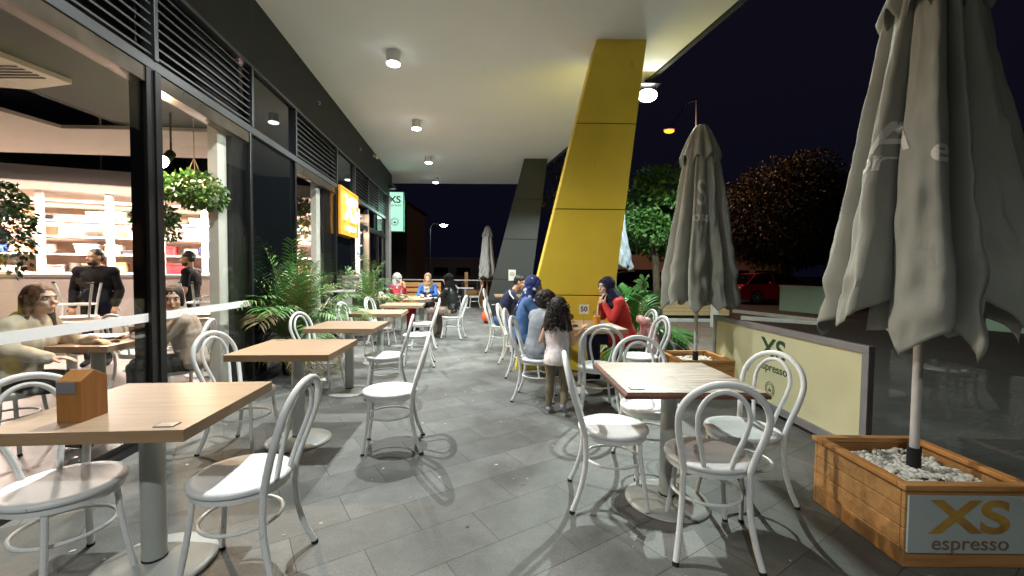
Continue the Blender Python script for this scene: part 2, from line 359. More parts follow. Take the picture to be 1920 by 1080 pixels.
# ================================================================== SETTING
def plane(name, poly, z, m, kind='structure'):
    mb = MB(); mb.add([(p[0], p[1], z) for p in poly], [tuple(range(len(poly)))])
    o = mb.build(name, m, smooth=False); o['kind'] = kind; return o
plane('ground', [(-200, -60), (250, -60), (250, 300), (-200, 300)], -0.012, mat('dark_ground', (0.035, 0.034, 0.03), 0.9, noise_s=0.7, noise_a=0.5))
pv = [FL(-2.53, -5), (2.72, -5), (2.72, 5.6), (5.8, 7.2), (5.8, 12.1), (3.0, 12.1), (2.0, 16.6), FL(-2.53, 17)]
plane('paving', pv, 0.0, M['paving'])
plane('driveway', [(2.70, -5), (40, -5), (40, 9), (5.9, 12), (5.9, 7.2), (2.70, 5.58)], -0.004, mat('driveway_asphalt', (0.022, 0.024, 0.021), 0.8, noise_s=2.5, noise_a=0.55, bump=0.6, bump_s=18, stretch=(0.6, 3, 1)))  # stretched streaks in the colour stand for striped reflections
plane('road', [(5.0, 16.6), (60, 12.0), (60, 24), (5.0, 24)], -0.006, M['asphalt'])
plane('lawn', [(6.9, 13.2), (10.4, 12.5), (10.4, 16.3), (8.3, 17.5), (5.0, 16.5)], -0.002, mat('dry_lawn', (0.09, 0.075, 0.03), 0.95, noise_s=9, noise_a=0.5, bump=0.8, bump_s=60))
plane('garden_bed', [(6.6, 13.15), (8.55, 11.85), (8.75, 12.3), (7.9, 14.9)], 0.02, mat('bark_mulch', (0.12, 0.055, 0.025), 0.95, noise_s=40, noise_a=0.6, bump=1.0, bump_s=90))
kb = MB()
for a, b in (((7.0, 12.95), (8.6, 11.72)), ((8.0, 15.3), (9.0, 12.2)), ((8.57, 11.74), (9.0, 12.2))):
    a = Vector((*a, 0.05)); b = Vector((*b, 0.05)); d = b-a
    kb.box((a+b)/2, (d.length, 0.14, 0.12), math.atan2(d.y, d.x))
kbo = kb.build('kerb', mat('white_kerb_paint', (0.6, 0.6, 0.56), 0.7, noise_s=6, noise_a=0.2), bevel=0.01); kbo['kind'] = 'structure'
kb = MB(); kb.box((3.6, 12.2, 0.04), (5.6, 0.12, 0.1)); kbo = kb.build('kerb', mat('painted_kerb', (0.62, 0.66, 0.68), 0.7, noise_s=6, noise_a=0.15), bevel=0.01); kbo['kind'] = 'structure'

# ================================================================== SHOP BUILDING
shop = thing('cafe_building', 'dark cafe shopfront with louvres, glazing and a deep white canopy soffit', 'building', (0, 0, 0))
def fbox(mb, p0, p1, v0, v1, z0, z1, mi=0):
    b = [FL(p0, v0, z0), FL(p1, v0, z0), FL(p1, v1, z0), FL(p0, v1, z0)]; t = [FL(p0, v0, z1), FL(p1, v0, z1), FL(p1, v1, z1), FL(p0, v1, z1)]
    return mb.hexa(b, t, mi)
P0 = -2.53
# soffit slab: follows the shop front on the left and tapers in towards the far end on the right
mb = MB(); sof = [FL(-2.55, -5.0), (4.75, -5.0), (2.62, 5.1), (2.27, 6.81), (0.37, 15.6), FL(-2.9, 16.1), FL(-2.9, 14.9), FL(-2.55, 14.9)]
mb.prism([(p[0], p[1]) for p in sof], 4.58, 5.1); mb.build('canopy', M['soffit'], shop, smooth=False)
mb = MB(); ed = [Vector((4.80, -5.0, 0)), Vector((2.67, 5.1, 0)), Vector((2.32, 6.83, 0)), Vector((0.40, 15.66, 0))]
for a, b in zip(ed, ed[1:]):
    d = b-a; mb.box(((a+b)/2)+Vector((0.0, 0, 4.83)), (d.length+0.02, 0.06, 0.54), math.atan2(d.y, d.x))
mb.build('canopy_edge', mat('canopy_edge_dark', (0.05, 0.05, 0.055), 0.6), shop, smooth=False)
# fascia in long panels with fine joints
mb = MB(); vs_ = [-5.0, -1.0, 2.0, 5.3, 8.55, 11.8, 14.72]
for a, b in zip(vs_, vs_[1:]): fbox(mb, P0-0.25, P0+0.005, a+0.004, b-0.004, 3.74, 4.585)
fbox(mb, P0-0.25, P0-0.01, -5, 14.7, 3.75, 4.57)
mb.build('fascia', M['fascia'], shop, smooth=False)
# thick end wall and corner
mb = MB(); fbox(mb, -3.4, P0-0.02, 14.1, 14.72, 0, 4.57); mb.build('end_wall', M['fascia'], shop, smooth=False)
mb = MB(); fbox(mb, P0-0.05, P0+0.10, 13.62, 13.98, 0, 3.74); mb.build('pilaster', mat('grey_render', (0.16, 0.165, 0.16), 0.7, noise_s=3, noise_a=0.15), shop, smooth=False)
# transom rail, sill, mullions
mb = MB(); fbox(mb, P0-0.06, P0+0.03, -5, 13.6, 2.96, 3.04); fbox(mb, P0-0.06, P0+0.034, -5, 13.6, 3.715, 3.755); mb.build('transom', M['mullion'], shop, smooth=False, bevel=0.004)
mb = MB(); fbox(mb, P0-0.12, P0+0.02, -5, 13.6, -0.01, 0.085); fbox(mb, P0-0.02, P0+0.07, -5, 9.8, -0.01, 0.035); mb.build('sill', M['black_metal'], shop, smooth=False, bevel=0.004)
mb = MB(); fbox(mb, P0-0.10, P0+0.02, -5, 3.66, 2.84, 2.958); fbox(mb, P0-0.10, P0+0.02, 3.83, 5.25, 2.84, 2.958); fbox(mb, P0-0.1, P0+0.02, 6.62, 8.5, 2.84, 2.958); mb.build('window_head', mat('bronze_trim', (0.11, 0.09, 0.065), 0.3, metal=0.6, noise_s=4, noise_a=0.5), shop, smooth=False)
for v in (3.76, 5.31, 6.58, 8.54, 9.85, 11.15, 12.36, 13.54):
    mb = MB(); fbox(mb, P0-0.06, P0+0.045, v-0.022, v+0.022, 3.04, 3.715); mb.build('mullion', M['mullion'], shop, smooth=False, bevel=0.003)
for v, w in ((3.745, 0.17), (5.285, 0.05), (6.58, 0.05), (8.52, 0.05), (9.87, 0.05)):
    mb = MB(); fbox(mb, P0-0.10, P0+0.03, v-w/2, v+w/2, 0.085, 2.96)
    if w > 0.1: fbox(mb, P0+0.03, P0+0.045, v-0.012, v+0.012, 0.085, 2.96)
    mb.build('post', M['black_metal'], shop, smooth=False, bevel=0.004)
# louvre panels and upper glazing
for a, b in ((-4.5, 1.9), (1.9, 3.735), (3.785, 5.285), (6.605, 8.515), (9.875, 11.125), (11.175, 12.335), (12.385, 13.515)):
    mb = MB(); n = 8
    for i in range(n):
        z = 3.085 + i*0.078
        b0 = [FL(P0-0.03, a, z+0.022), FL(P0+0.02, a, z-0.010), FL(P0+0.02, b, z-0.010), FL(P0-0.03, b, z+0.022)]
        mb.hexa(b0, [p+Vector((0, 0, 0.016)) for p in b0])
    mb.build('louvre_panel', M['louvre'], shop, smooth=False)
    mb = MB(); fbox(mb, P0-0.12, P0-0.10, a, b, 3.04, 3.72); mb.build('louvre_backing', M['black_void'], shop, smooth=False)
for a, b in ((5.335, 6.555), (8.565, 9.825)):
    mb = MB(); fbox(mb, P0-0.02, P0-0.01, a, b, 3.04, 3.715); mb.build('upper_pane', M['dark_glass'], shop, smooth=False)
for a, b in ((5.31, 6.555), (8.545, 9.845)):
    mb = MB(); fbox(mb, P0-0.02, P0-0.01, a, b, 0.085, 2.96); mb.build('dark_pane', M['dark_glass'], shop, smooth=False)
# clear panes (thin)
for a, b in ((-4.5, 0.9), (0.9, 3.66), (3.83, 5.26), (6.605, 8.495)):
    mb = MB(); fbox(mb, P0-0.004, P0+0.004, a, b, 0.085, 2.85); mb.build('window_pane', M['glass'], shop, smooth=False)
for a, b in ((-4.5, 3.66), (3.832, 5.255)):
    mb = MB(); fbox(mb, P0+0.005, P0+0.007, a, b, 0.953, 1.022); mb.build('safety_band', M['band'], shop, smooth=False)
# dark lining behind opaque parts of the front, inside cream columns
for a, b in ((5.02, 5.27), (8.02, 8.5)):
    mb = MB(); fbox(mb, P0-0.20, P0-0.05, a, b, 0.0, 2.95); mb.build('dark_pier', M['black_metal'], shop, smooth=False)
for a, b in ((4.84, 5.01), (7.8, 7.99)):
    mb = MB(); fbox(mb, P0-0.20, P0-0.10, a, b, 0.0, 2.97); mb.build('cream_column', M['cream_col'], shop, smooth=False, bevel=0.006)
# ---- entrance: double doors with black frames and glazed highlight
mb = MB()
fbox(mb, P0-0.08, P0+0.02, 9.9, 13.6, 2.38, 2.50)
for v in (10.62, 11.35, 12.45, 13.5): fbox(mb, P0-0.08, P0+0.018, v-0.05, v+0.05, 0.085, 2.38)
for v in (11.2, 12.3, 13.5): fbox(mb, P0-0.08, P0+0.018, v-0.03, v+0.03, 2.50, 2.96)
mb.build('door_frame', M['black_metal'], shop, smooth=False, bevel=0.004)
mb = MB(); fbox(mb, P0-0.02, P0-0.01, 9.9, 13.5, 2.50, 2.955); mb.build('highlight_pane', M['glass'], shop, smooth=False)
mb = MB(); fbox(mb, P0-0.02, P0-0.01, 9.9, 13.5, 0.085, 2.378); mb.build('door_pane', M['glass'], shop, smooth=False)
mb = MB(); mb.tube([FL(P0+0.05, 11.5, 0.8), FL(P0+0.09, 11.5, 0.85), FL(P0+0.09, 11.5, 1.35), FL(P0+0.05, 11.5, 1.4)], 0.012); mb.build('door_handle', M['alu'], shop)
# interior shell
mb = MB(); cl = [FL(P0-0.05, -5), FL(P0-0.05, 13.9), FL(-12.5, 13.9), FL(-12.5, -5)]
mb.add([(p.x, p.y, 0.006) for p in cl], [(0, 1, 2, 3)]); fl = mb.build('floor', mat('cafe_floor', (0.15, 0.13, 0.115), 0.35, noise_s=2, noise_a=0.25), shop, smooth=False)
mb = MB(); mb.add([(p.x, p.y, 4.3) for p in cl], [(0, 1, 2, 3)]); mb.build('dark_ceiling', mat('ceiling_black', (0.012, 0.011, 0.014), 0.9), shop, smooth=False)
mb = MB(); fbox(mb, -12.6, -12.5, -5, 13.9, 0, 4.3); fbox(mb, -12.5, -2.7, 13.95, 14.05, 0, 4.3); fbox(mb, -12.5, P0-0.1, -5.1, -5.0, 0, 4.3)
fbox(mb, P0-0.11, P0-0.06, 9.9, 13.6, 3.0, 4.3); fbox(mb, P0-0.3, P0-0.06, -5, 13.9, 3.76, 4.3)
mb.build('inner_wall', mat('inner_wall_dark', (0.05, 0.043, 0.04), 0.8, noise_s=2, noise_a=0.3), shop, smooth=False)
mb = MB(); mb.prism([(-2.0, -5.0), (-3.16, 5.15), (-3.46, 5.13), (-4.47, 5.0), (-4.47, -5.0)][::-1], 3.0, 3.14); mb.build('dropped_ceiling', mat('olive_grey_ceiling', (0.05, 0.052, 0.045), 0.85), shop, smooth=False)
mb = MB(); mb.prism([(-5.17, 4.35), (-5.11, 4.87), (-4.3, 4.88), (-3.28, 4.97), (-3.45, 6.2), (-4.12, 6.13), (-7.01, 5.87), (-8.5, 4.2), (-6.2, 3.4)], 2.95, 2.99); 
mb.build('ceiling_raft', mat('ribbed_white', (0.66, 0.58, 0.50), 0.7, bump=0.5, bump_s=1, noise_s=30, noise_a=0.06, stretch=(14, 0.5, 1)), shop, smooth=False)
# kitchen bulkhead and its underside
kd = Vector((1.54, 0.61, 0)).normalized(); kn = Vector((-kd.y, kd.x, 0)); ko = Vector((-8.0, 6.65, 0))
def K(a, b, z=0.0): return ko + kd*a + kn*b + Vector((0, 0, z))
def kbox(mb, a0, a1, b0, b1, z0, z1, mi=0):
    return mb.hexa([K(a0, b0, z0), K(a1, b0, z0), K(a1, b1, z0), K(a0, b1, z0)], [K(a0, b0, z1), K(a1, b0, z1), K(a1, b1, z1), K(a0, b1, z1)], mi)
mb = MB(); kbox(mb, -2.5, 4.9, 0, 0.12, 2.76, 3.0); mb.build('bulkhead', mat('bulkhead_grey', (0.34, 0.31, 0.32), 0.7), shop, smooth=False)
mb = MB(); kbox(mb, -2.5, 4.9, 0.12, 2.4, 2.80, 2.9); mb.build('kitchen_ceiling', mat('kitchen_ceiling', (0.72, 0.62, 0.55), 0.8), shop, smooth=False)
mb = MB(); kbox(mb, -2.5, 5.6, 2.3, 2.4, 0, 2.8); mb.build('kitchen_wall', mat('kitchen_wall', (0.46, 0.34, 0.25), 0.6, noise_s=1.5, noise_a=0.1), shop, smooth=False)

# ---- downlights under the canopy
HOUS = mat('white_lamp_housing', (0.70, 0.70, 0.68), 0.5)
LENS = emis('lamp_lens', (0.95, 0.98, 1.0), 13)
ordn = ['nearest of the four', 'second nearest of the four', 'third of the four', 'farthest of the four']
DL = [(-2.05, 0), (3.65, 0), (6.5, 1), (9.35, 2), (12.2, 3), (14.85, 4)]  # the unseen one behind the camera is kept to light camera-facing sides
for v, k in DL:
    p = FL(-1.095, v, 4.58)
    t = thing('downlight', ('white cylinder downlight on the canopy soffit, %s in view' % ordn[k-1]) if k else 'white cylinder downlight on the canopy, %s' % {-2.05: 'unseen behind the camera', 0.80: 'overhead left of the camera', 3.65: 'above the second oak table'}[v], 'ceiling light', p, 0, 'downlights in a row under the canopy')
    mb = MB(); mb.lathe([(0.098, 0), (0.098, -0.155), (0.092, -0.165), (0.088, -0.165), (0.085, -0.12), (0.0, -0.12)][::1], n=28); mb.build('housing', HOUS, t)
    mb = MB(); mb.lathe([(0.0, -0.123), (0.084, -0.125), (0.084, -0.164), (0.097, -0.168), (0.095, -0.182), (0.06, -0.196), (0.0, -0.202)], n=28); mb.build('lens', LENS, t)
    l = lamp('downlight_lamp', 'SPOT', (0, 0, -0.23), DLP, (0.97, 1.0, 0.97), t, size=0.022, spot=142, blend=1.0)
# ---- floodlight on the canopy edge
FLP = Vector((2.20, 7.15, 4.30))
t = thing('floodlight', 'glaring white floodlight fixed to the canopy edge beside the yellow pillar', 'floodlight', FLP)
mb = MB(); mb.box((0, 0.05, 0.03), (0.26, 0.12, 0.2), R(-12)); mb.box((0, 0.06, 0.2), (0.05, 0.04, 0.2)); mb.build('housing', M['black_metal'], t, bevel=0.01)
mb = MB(); mb.ell((0, -0.035, 0.0), (0.15, 0.03, 0.11), Matrix.Rotation(R(-12), 3, 'Z')); mb.build('lens', emis('flood_lens', (0.93, 1.0, 0.95), 40), t)
mb = MB(); mb.box((0, -0.05, 0.145), (0.34, 0.24, 0.012)); mb.build('lens_shield', M['black_metal'], t, smooth=False)  # plate added to keep the lens glow off the soffit
lamp('flood_lamp', 'SPOT', (0.0, -0.05, -0.17), FLW, (0.88, 1.0, 0.93), t, size=0.04, spot=166, blend=0.15).rotation_euler = (Vector((-0.05, -0.08, -1.0))).to_track_quat('-Z', 'Y').to_euler()

# ---- leaning pillars with panel joints
def pillar(name, label, quads, Y, T, m, side, joints):
    t = thing(name, label, 'pillar', (0, 0, 0))
    # quads: list of (z, xl, xr) from bottom to top, panels between joints
    for i in range(len(quads)-1):
        z0, l0, r0 = quads[i]; z1, l1, r1 = quads[i+1]
        g = 0.006 if i else 0; h = 0.006 if i < len(quads)-2 else 0
        def it(z): f = (z-z0)/(z1-z0); return l0+(l1-l0)*f, r0+(r1-r0)*f
        za, zb = z0+g, z1-h; la, ra = it(za); lb, rb = it(zb)
        mb = MB(); mb.hexa([(la, Y, za), (ra, Y, za), (ra, Y+T, za), (la, Y+T, za)], [(lb, Y, zb), (rb, Y, zb), (rb, Y+T, zb), (lb, Y+T, zb)])
        mb.build('panel', m, t, smooth=False, bevel=0.006)
    z0, l0, r0 = quads[0]; z1, l1, r1 = quads[-1]; e = 0.012
    mb = MB(); mb.hexa([(l0+e, Y+e, z0), (r0-e, Y+e, z0), (r0-e, Y+T-e, z0), (l0+e, Y+T-e, z0)], [(l1+e, Y+e, z1), (r1-e, Y+e, z1), (r1-e, Y+T-e, z1), (l1+e, Y+T-e, z1)]); mb.build('core', M['joint'], t, smooth=False)
    return t
def lean(z, z0, z1, l0, r0, l1, r1):
    f = (z-z0)/(z1-z0); return (z, l0+(l1-l0)*f, r0+(r1-r0)*f)
ye = [lean(z, 0, 4.575, 0.055, 1.32, 1.13, 1.815) for z in (0.0, 1.06, 2.26, 3.44, 4.575)]
pillar('yellow_pillar', 'broad leaning yellow panelled pillar holding up the canopy', ye, 5.95, 0.5, M['yellow'], None, None)
gr = [lean(z, 0, 4.575, -0.84, 0.43, 0.31, 0.97) for z in (0.0, 1.17, 2.31, 3.44, 4.575)]
pg = pillar('grey_pillar', 'leaning charcoal grey pillar farther down the terrace', gr, 12.1, 0.5, M['grey_panel'], None, None)
t = thing('notice', 'small white notice with a round symbol fixed to the grey pillar', 'notice', (0.0, 12.085, 1.29))
mb = MB(); mb.box((0, 0, 0), (0.21, 0.008, 0.31)); mb.build('board', M['paper'], t, smooth=False)
mb = MB(); mb.tube([(0.06*math.cos(a), -0.006, 0.03+0.045*math.sin(a)) for a in [i*math.pi/10 for i in range(20)]], 0.006, 6, closed=True); mb.box((0, -0.006, 0.03), (0.1, 0.003, 0.012)); mb.build('symbol', M['joint'], t)

# ---- facade small fixtures
def bullet(v, z, lab, r=0.05):
    t = thing('security_camera', lab, 'camera', FL(P0+0.005, v, z), A, 'cameras on the fascia')
    mb = MB(); mb.lathe([(0.045, 0), (0.045, -0.01), (0.0, -0.012)], n=14); mb.v = [(z_, y_, x_) for x_, y_, z_ in mb.v]; mb.v = [(-a, b, c) for a, b, c in mb.v]; mb.build('mount', M['paper'], t)
    mb = MB(); mb.tube([(0.0, 0, 0), (0.06, 0, 0.0), (0.09, 0, -0.03)], 0.012, 8); mb.build('arm', M['paper'], t)
    mb = MB(); mb.cone((0.08, 0.05, -0.03), (0.12, -0.10, -0.055), r*0.8, r*0.8, 14); mb.build('body', M['paper'], t)
bullet(11.9, 4.46, 'small white security camera at the top of the dark fascia')
t = thing('hook', 'small white hook on the dark fascia nearest the camera', 'hook', FL(P0+0.006, 7.6, 4.2), A, 'hooks on the fascia')
mb = MB(); mb.tube([(0, 0, 0.03), (0.03, 0, 0.02), (0.035, 0, -0.02), (0.01, 0, -0.03)], 0.007, 8); mb.build('bar', M['paper'], t)
t = dup(t, FL(P0+0.006, 10.4, 4.22), A, 'small white hook on the dark fascia next to the camera')
t = thing('spotlight', 'dark round spotlight on the end of the fascia above the mint sign', 'spotlight', FL(P0+0.03, 13.9, 4.02), A)
mb = MB(); mb.cone((0, 0, 0.05), (0.09, -0.05, 0), 0.02, 0.02, 8); mb.build('arm', M['black_metal'], t)
mb = MB(); mb.lathe([(0.02, 0.1), (0.09, 0.06), (0.11, -0.04), (0.09, -0.05), (0, -0.03)], (0.14, -0.08, -0.02), 16); mb.build('hood', M['louvre'], t)

# ---- lit box sign at right angles to the front
SX, SZ0, SZ1, SY = -3.84, 2.67, 3.95, 13.95
t = thing('lightbox_sign', 'glowing mint lightbox sign reading XS espresso, projecting from the shopfront end', 'sign', (SX, SY, (SZ0+SZ1)/2), R(2))
mb = MB(); mb.box((0, 0.07, 0), (0.58, 0.14, 1.30)); mb.build('case', mat('sign_case', (0.05, 0.22, 0.13), 0.4), t, bevel=0.004)
mb = MB(); mb.box((0, -0.003, 0), (0.54, 0.006, 1.26)); mb.build('lit_face', emis('mint_face', (0.50, 0.95, 0.72), 0.95), t, smooth=False)
DK = mat('dark_green_ink', (0.01, 0.05, 0.03), 0.6)
mb = place(text_mb('XS', 0.31, 0.002, 0.006), (0, -0.010, 0.38), (1, 0, 0), (0, 0, 1), 1.08); mb.build('lettering', DK, t, smooth=False)
mb = place(text_mb('espresso', 0.115, 0.002, 0.0), (0, -0.010, 0.21), (1, 0, 0), (0, 0, 1), 1.0); mb.build('lettering', DK, t, smooth=False)
def emblem(t, c, x, y, r, m, th=0.006):
    mb = MB(); x = Vector(x); y = Vector(y); c = Vector(c); n = x.cross(y)*0.001
    for q in (1.0, 0.72): mb.tube([c+x*r*q*math.cos(a)+y*r*q*math.sin(a) for a in [i*math.pi/14 for i in range(28)]], th*r/0.12, 5, closed=True)
    mb.add([c+x*r*a+y*r*b+n for a, b in ((-0.42, -0.1), (-0.3, -0.34), (0.3, -0.34), (0.42, -0.1), (0.14, -0.06), (0, 0.36), (-0.14, -0.06))], [tuple(range(7))])
    mb.build('emblem', m, t)
emblem(t, (0, -0.010, -0.33), (1, 0, 0), (0, 0, 1), 0.125, DK)
lamp('sign_glow', 'AREA', (0, -0.08, 0), 5, (0.5, 1.0, 0.75), t, size=0.5, target=(0, -1, 0))

# ---- orange neon board on the front
t = thing('neon_sign', 'orange board with white neon XS letters, mounted on the shopfront', 'sign', FL(P0+0.05, 9.22, 2.56), A)
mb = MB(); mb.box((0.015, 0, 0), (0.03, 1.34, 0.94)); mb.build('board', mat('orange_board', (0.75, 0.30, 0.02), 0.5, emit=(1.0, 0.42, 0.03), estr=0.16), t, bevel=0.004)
mb = MB()
for y, z, dy, dz in ((0, 0.455, 1.34, 0.03), (0, -0.455, 1.34, 0.03), (0.655, 0, 0.03, 0.88), (-0.655, 0, 0.03, 0.88)): mb.box((0.037, y, z), (0.016, dy, dz))
mb.build('rim', mat('orange_rim', (0.8, 0.36, 0.05), 0.4), t, smooth=False)
NE = emis('neon_white', (0.90, 0.95, 1.0), 3.0)
mb = place(text_mb('XS', 0.72, outline=0.011, spacing=0.98), (0.06, 0.06, 0.06), (0, 1, 0), (0, 0, 1), 1.15); mb.build('neon_tube', NE, t)
mb = place(text_mb('espresso', 0.20, outline=0.005), (0.06, 0.06, -0.30), (0, 1, 0), (0, 0, 1)); mb.build('neon_tube', NE, t)
lamp('neon_glow', 'AREA', (0.12, 0, 0), 2.5, (0.95, 0.93, 1.0), t, size=0.6, target=(1, 0, 0))
# round door decal
t = thing('door_decal', 'round pale blue sticker on the glass entrance door', 'decal', FL(P0+0.02, 10.17, 1.88), A)
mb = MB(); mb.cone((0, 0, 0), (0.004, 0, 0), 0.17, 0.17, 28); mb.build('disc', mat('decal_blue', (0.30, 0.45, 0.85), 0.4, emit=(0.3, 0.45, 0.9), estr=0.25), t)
mb = MB(); mb.tube([(0.006, 0.12*math.cos(a), 0.12*math.sin(a)) for a in [i*math.pi/10 for i in range(20)]], 0.006, 5, closed=True); mb.box((0.006, 0, 0), (0.003, 0.05, 0.12)); mb.build('mark', M['paper'], t)

# ================================================================== FURNITURE
def loop_pts(hw0, hw1, x0, x1, xt, z0, z1, zt, n=18):
    """bentwood loop: rises from (x0, +-hw0, z0), widest hw1 at z1, arch top zt"""
    pts = []
    a = [Vector((x0, -hw0, z0)), Vector((x0*0.75+x1*0.25, -(hw0*0.72+hw1*0.28), z0+(z1-z0)*0.30)), Vector((x0*0.35+x1*0.65, -(hw0*0.20+hw1*0.80), z0+(z1-z0)*0.68))]
    arc = []
    for i in range(n+1):
        t = math.pi*i/n
        arc.append(Vector((x1+(xt-x1)*math.sin(t), -hw1*math.cos(t), z1+(zt-z1)*math.sin(t))))
    b = [Vector((p.x, -p.y, p.z)) for p in reversed(a)]
    return a+arc+b
def smooth_pts(p, it=1):
    for _ in range(it):
        q = [p[0]]
        for i in range(len(p)-1): q += [p[i]*0.75+p[i+1]*0.25, p[i]*0.25+p[i+1]*0.75]
        q.append(p[-1]); p = q
    return p
def make_chair(name, label, group, loc, rz, m=None, feet=True):
    m = m or M['white_metal']
    t = thing(name, label, 'chair', loc, rz, group)
    mb = MB(); mb.lathe([(0.0, 0.432), (0.195, 0.432), (0.207, 0.436), (0.210, 0.445), (0.207, 0.455), (0.196, 0.460), (0.170, 0.458), (0.150, 0.4535), (0.0, 0.4525)], n=40); mb.build('seat', m, t, ang=50)
    mb = MB(); mb.lathe([(0.185, 0.405), (0.197, 0.405), (0.197, 0.433), (0.185, 0.433)], n=40); mb.build('seat_rim', m, t)
    mb = MB(); mb.tube(smooth_pts(loop_pts(0.150, 0.196, -0.175, -0.255, -0.300, 0.44, 0.70, 0.885)), 0.0160, 12); mb.build('back_frame', m, t)
    mb = MB(); mb.tube(smooth_pts(loop_pts(0.060, 0.112, -0.185, -0.262, -0.288, 0.455, 0.71, 0.848)), 0.0115, 10); mb.build('inner_loop', m, t)
    mb = MB(); mb.tube([(0.165*math.cos(a), 0.165*math.sin(a), 0.262) for a in [i*math.pi/16 for i in range(32)]], 0.0085, 8, closed=True); mb.build('ring', m, t)
    for s in (-1, 1):
        mb = MB(); mb.tube(smooth_pts([Vector((0.135, s*0.115, 0.43)), Vector((0.15, s*0.125, 0.26)), Vector((0.185, s*0.155, 0.012))]), [0.0125]*8, 10); l = mb.build('leg', m, t)
        mb = MB(); mb.cone((0.1835, s*0.154, 0.016), (0.186, s*0.156, 0.0), 0.0145, 0.0145, 10); mb.build('foot_cap', M['rubber'], l)
        mb = MB(); mb.tube(smooth_pts([Vector((-0.175, s*0.150, 0.445)), Vector((-0.165, s*0.150, 0.28)), Vector((-0.20, s*0.168, 0.12)), Vector((-0.245, s*0.190, 0.012))]), 0.0145, 10); l = mb.build('leg', m, t)
        mb = MB(); mb.cone((-0.243, s*0.189, 0.016), (-0.247, s*0.191, 0.0), 0.0165, 0.0165, 10); mb.build('foot_cap', M['rubber'], l)
    return t
GL = 'white bentwood-style chairs on the terrace'
chair0 = make_chair('bentwood_chair', 'white chair at bottom left, right of the nearest oak table, its back to the aisle', GL, (-1.22, 1.90, 0), R(183))
CH = [
 (-0.945, 3.30, 190, 'white chair alone in the middle of the aisle, turned to the second oak table'),
 (-1.39, 4.66, 190, 'white chair on the aisle side of the third oak table'),
 (-1.38, 6.20, 190, 'white chair on the aisle side of the fourth oak table'),
 (-1.60, 7.62, 190, 'white chair on the aisle side of the fifth oak table'),
 (-1.23, 8.75, 172, 'white chair under the woman in the black headscarf and leather jacket'),
 (-1.92, 1.80, -21, 'white chair at the far bottom-left, on the window side of the nearest oak table'),
 (-2.04, 3.24, -9, 'white chair between the nearest and second oak tables on the window side'),
 (-2.17, 4.86, -8, 'white chair window side of the third oak table, before the large palm'),
 (-2.33, 6.47, -8, 'white chair on the window side of the fourth oak table'),
 (-2.40, 7.92, -8, 'white chair on the window side of the fifth oak table'),
 (-2.74, 9.80, -8, 'white chair under the woman in the red coat and grey headscarf'),
 (0.62, 2.55, -6, 'white chair on the left side of the whitewashed table'),
 (1.015, 2.17, 80, 'white chair nearest the camera, its back to us, at the whitewashed table'),
 (1.39, 2.53, 204, 'white chair at the whitewashed table, in front of the cream XS banner'),
 (0.985, 2.97, -88, 'white chair on the far side of the whitewashed table, facing the camera'),
 (0.87, 4.24, 86, 'white chair with its back to us at the near side of table 50'),
 (1.43, 4.76, 190, 'empty white chair right of table 50 by the small pine planter'),
 (1.60, 5.68, 186, 'white chair behind the woman in red, with a pink coat over it'),
 (0.29, 4.60, -12, 'white chair that the child in the grey hoodie sits on'),
 (0.20, 5.62, -8, 'white chair under the woman in the blue denim shirt'),
 (0.08, 6.45, -8, 'empty white chair between the woman in denim and the man in the dark polo'),
 (-0.17, 7.36, -8, 'white chair under the man in the dark polo shirt'),
 (-0.52, 12.3, -8, 'white chair at the small far table by the grey pillar'),
 (-2.12, 16.0, -60, 'white chair left of the small white table near the railing'),
 (-1.42, 16.1, 182, 'white chair right of the small white table near the railing'),
]
for x, y, h, lab in CH: dup(chair0, (x, y, 0), R(h), lab)
dup(chair0, (-2.05, 10.85, 0), R(-90), 'white chair under the woman in the blue blazer behind table 47')

def make_table(name, label, group, loc, rz, sx, sy, top, edge, base_m, th=0.045, h=0.765, rc=0.048, grain=True):
    t = thing(name, label, 'table', loc, rz, group)
    mb = MB(); mb.box((0, 0, h-0.0015), (sx, sy, 0.003), mi=0); 
    mb.build('surface', [top, edge], t, smooth=False)
    mb = MB(); mb.box((0, 0, h-0.003-th/2), (sx-0.001, sy-0.001, th)); mb.build('tabletop', edge, t, smooth=False, bevel=0.002)
    mb = MB(); mb.lathe([(0.14, h-th-0.012), (0.14, h-th-0.004), (rc, h-th-0.004), (rc, 0.05), (0.0, 0.05)][::-1], n=32); mb.build('column', base_m, t)
    mb = MB(); mb.lathe([(rc+0.001, 0.052), (rc+0.0015, 0.036), (0, 0.036)], n=32); mb.build('collar', M['rubber'], t)
    mb = MB(); mb.lathe([(0.0, 0.0), (0.243, 0.0), (0.247, 0.006), (0.243, 0.013), (0.215, 0.020), (0.12, 0.033), (0.055, 0.042), (0.0, 0.042)], n=48); mb.build('base', base_m, t, ang=50)
    return t
GT = 'oak cafe tables along the shopfront'
tb = make_table('cafe_table', 'oak table nearest the camera, at bottom left, with the wooden menu block on it', GT, (-1.642, 1.922, 0), 0.092, 0.733, 0.719, M['oak'], M['oak_edge'], M['grey_col'])
for x, y, a, lab in ((-1.713, 3.394, 0.066, 'second oak table from the camera'), (-1.841, 4.803, 0.051, 'third oak table from the camera'),
    (-1.977, 6.375, 0.1, 'fourth oak table from the camera'), (-2.011, 7.893, 0.106, 'fifth oak table from the camera, empty, before the seated women'),
    (-2.02, 9.50, 0.1, 'oak table number 47 between the three seated women'), (-2.81, 10.05, 0.1, 'oak table joined on the window side of table 47'),
    ):
    dup(tb, (x, y, 0), a, lab)
t50 = make_table('cafe_table', 'large oak table number 50 with the juice glass on it', 'tables by the pillars', (0.84, 5.01, 0), 0.10, 0.78, 0.88, M['oak'], M['oak_edge'], M['white_metal'])
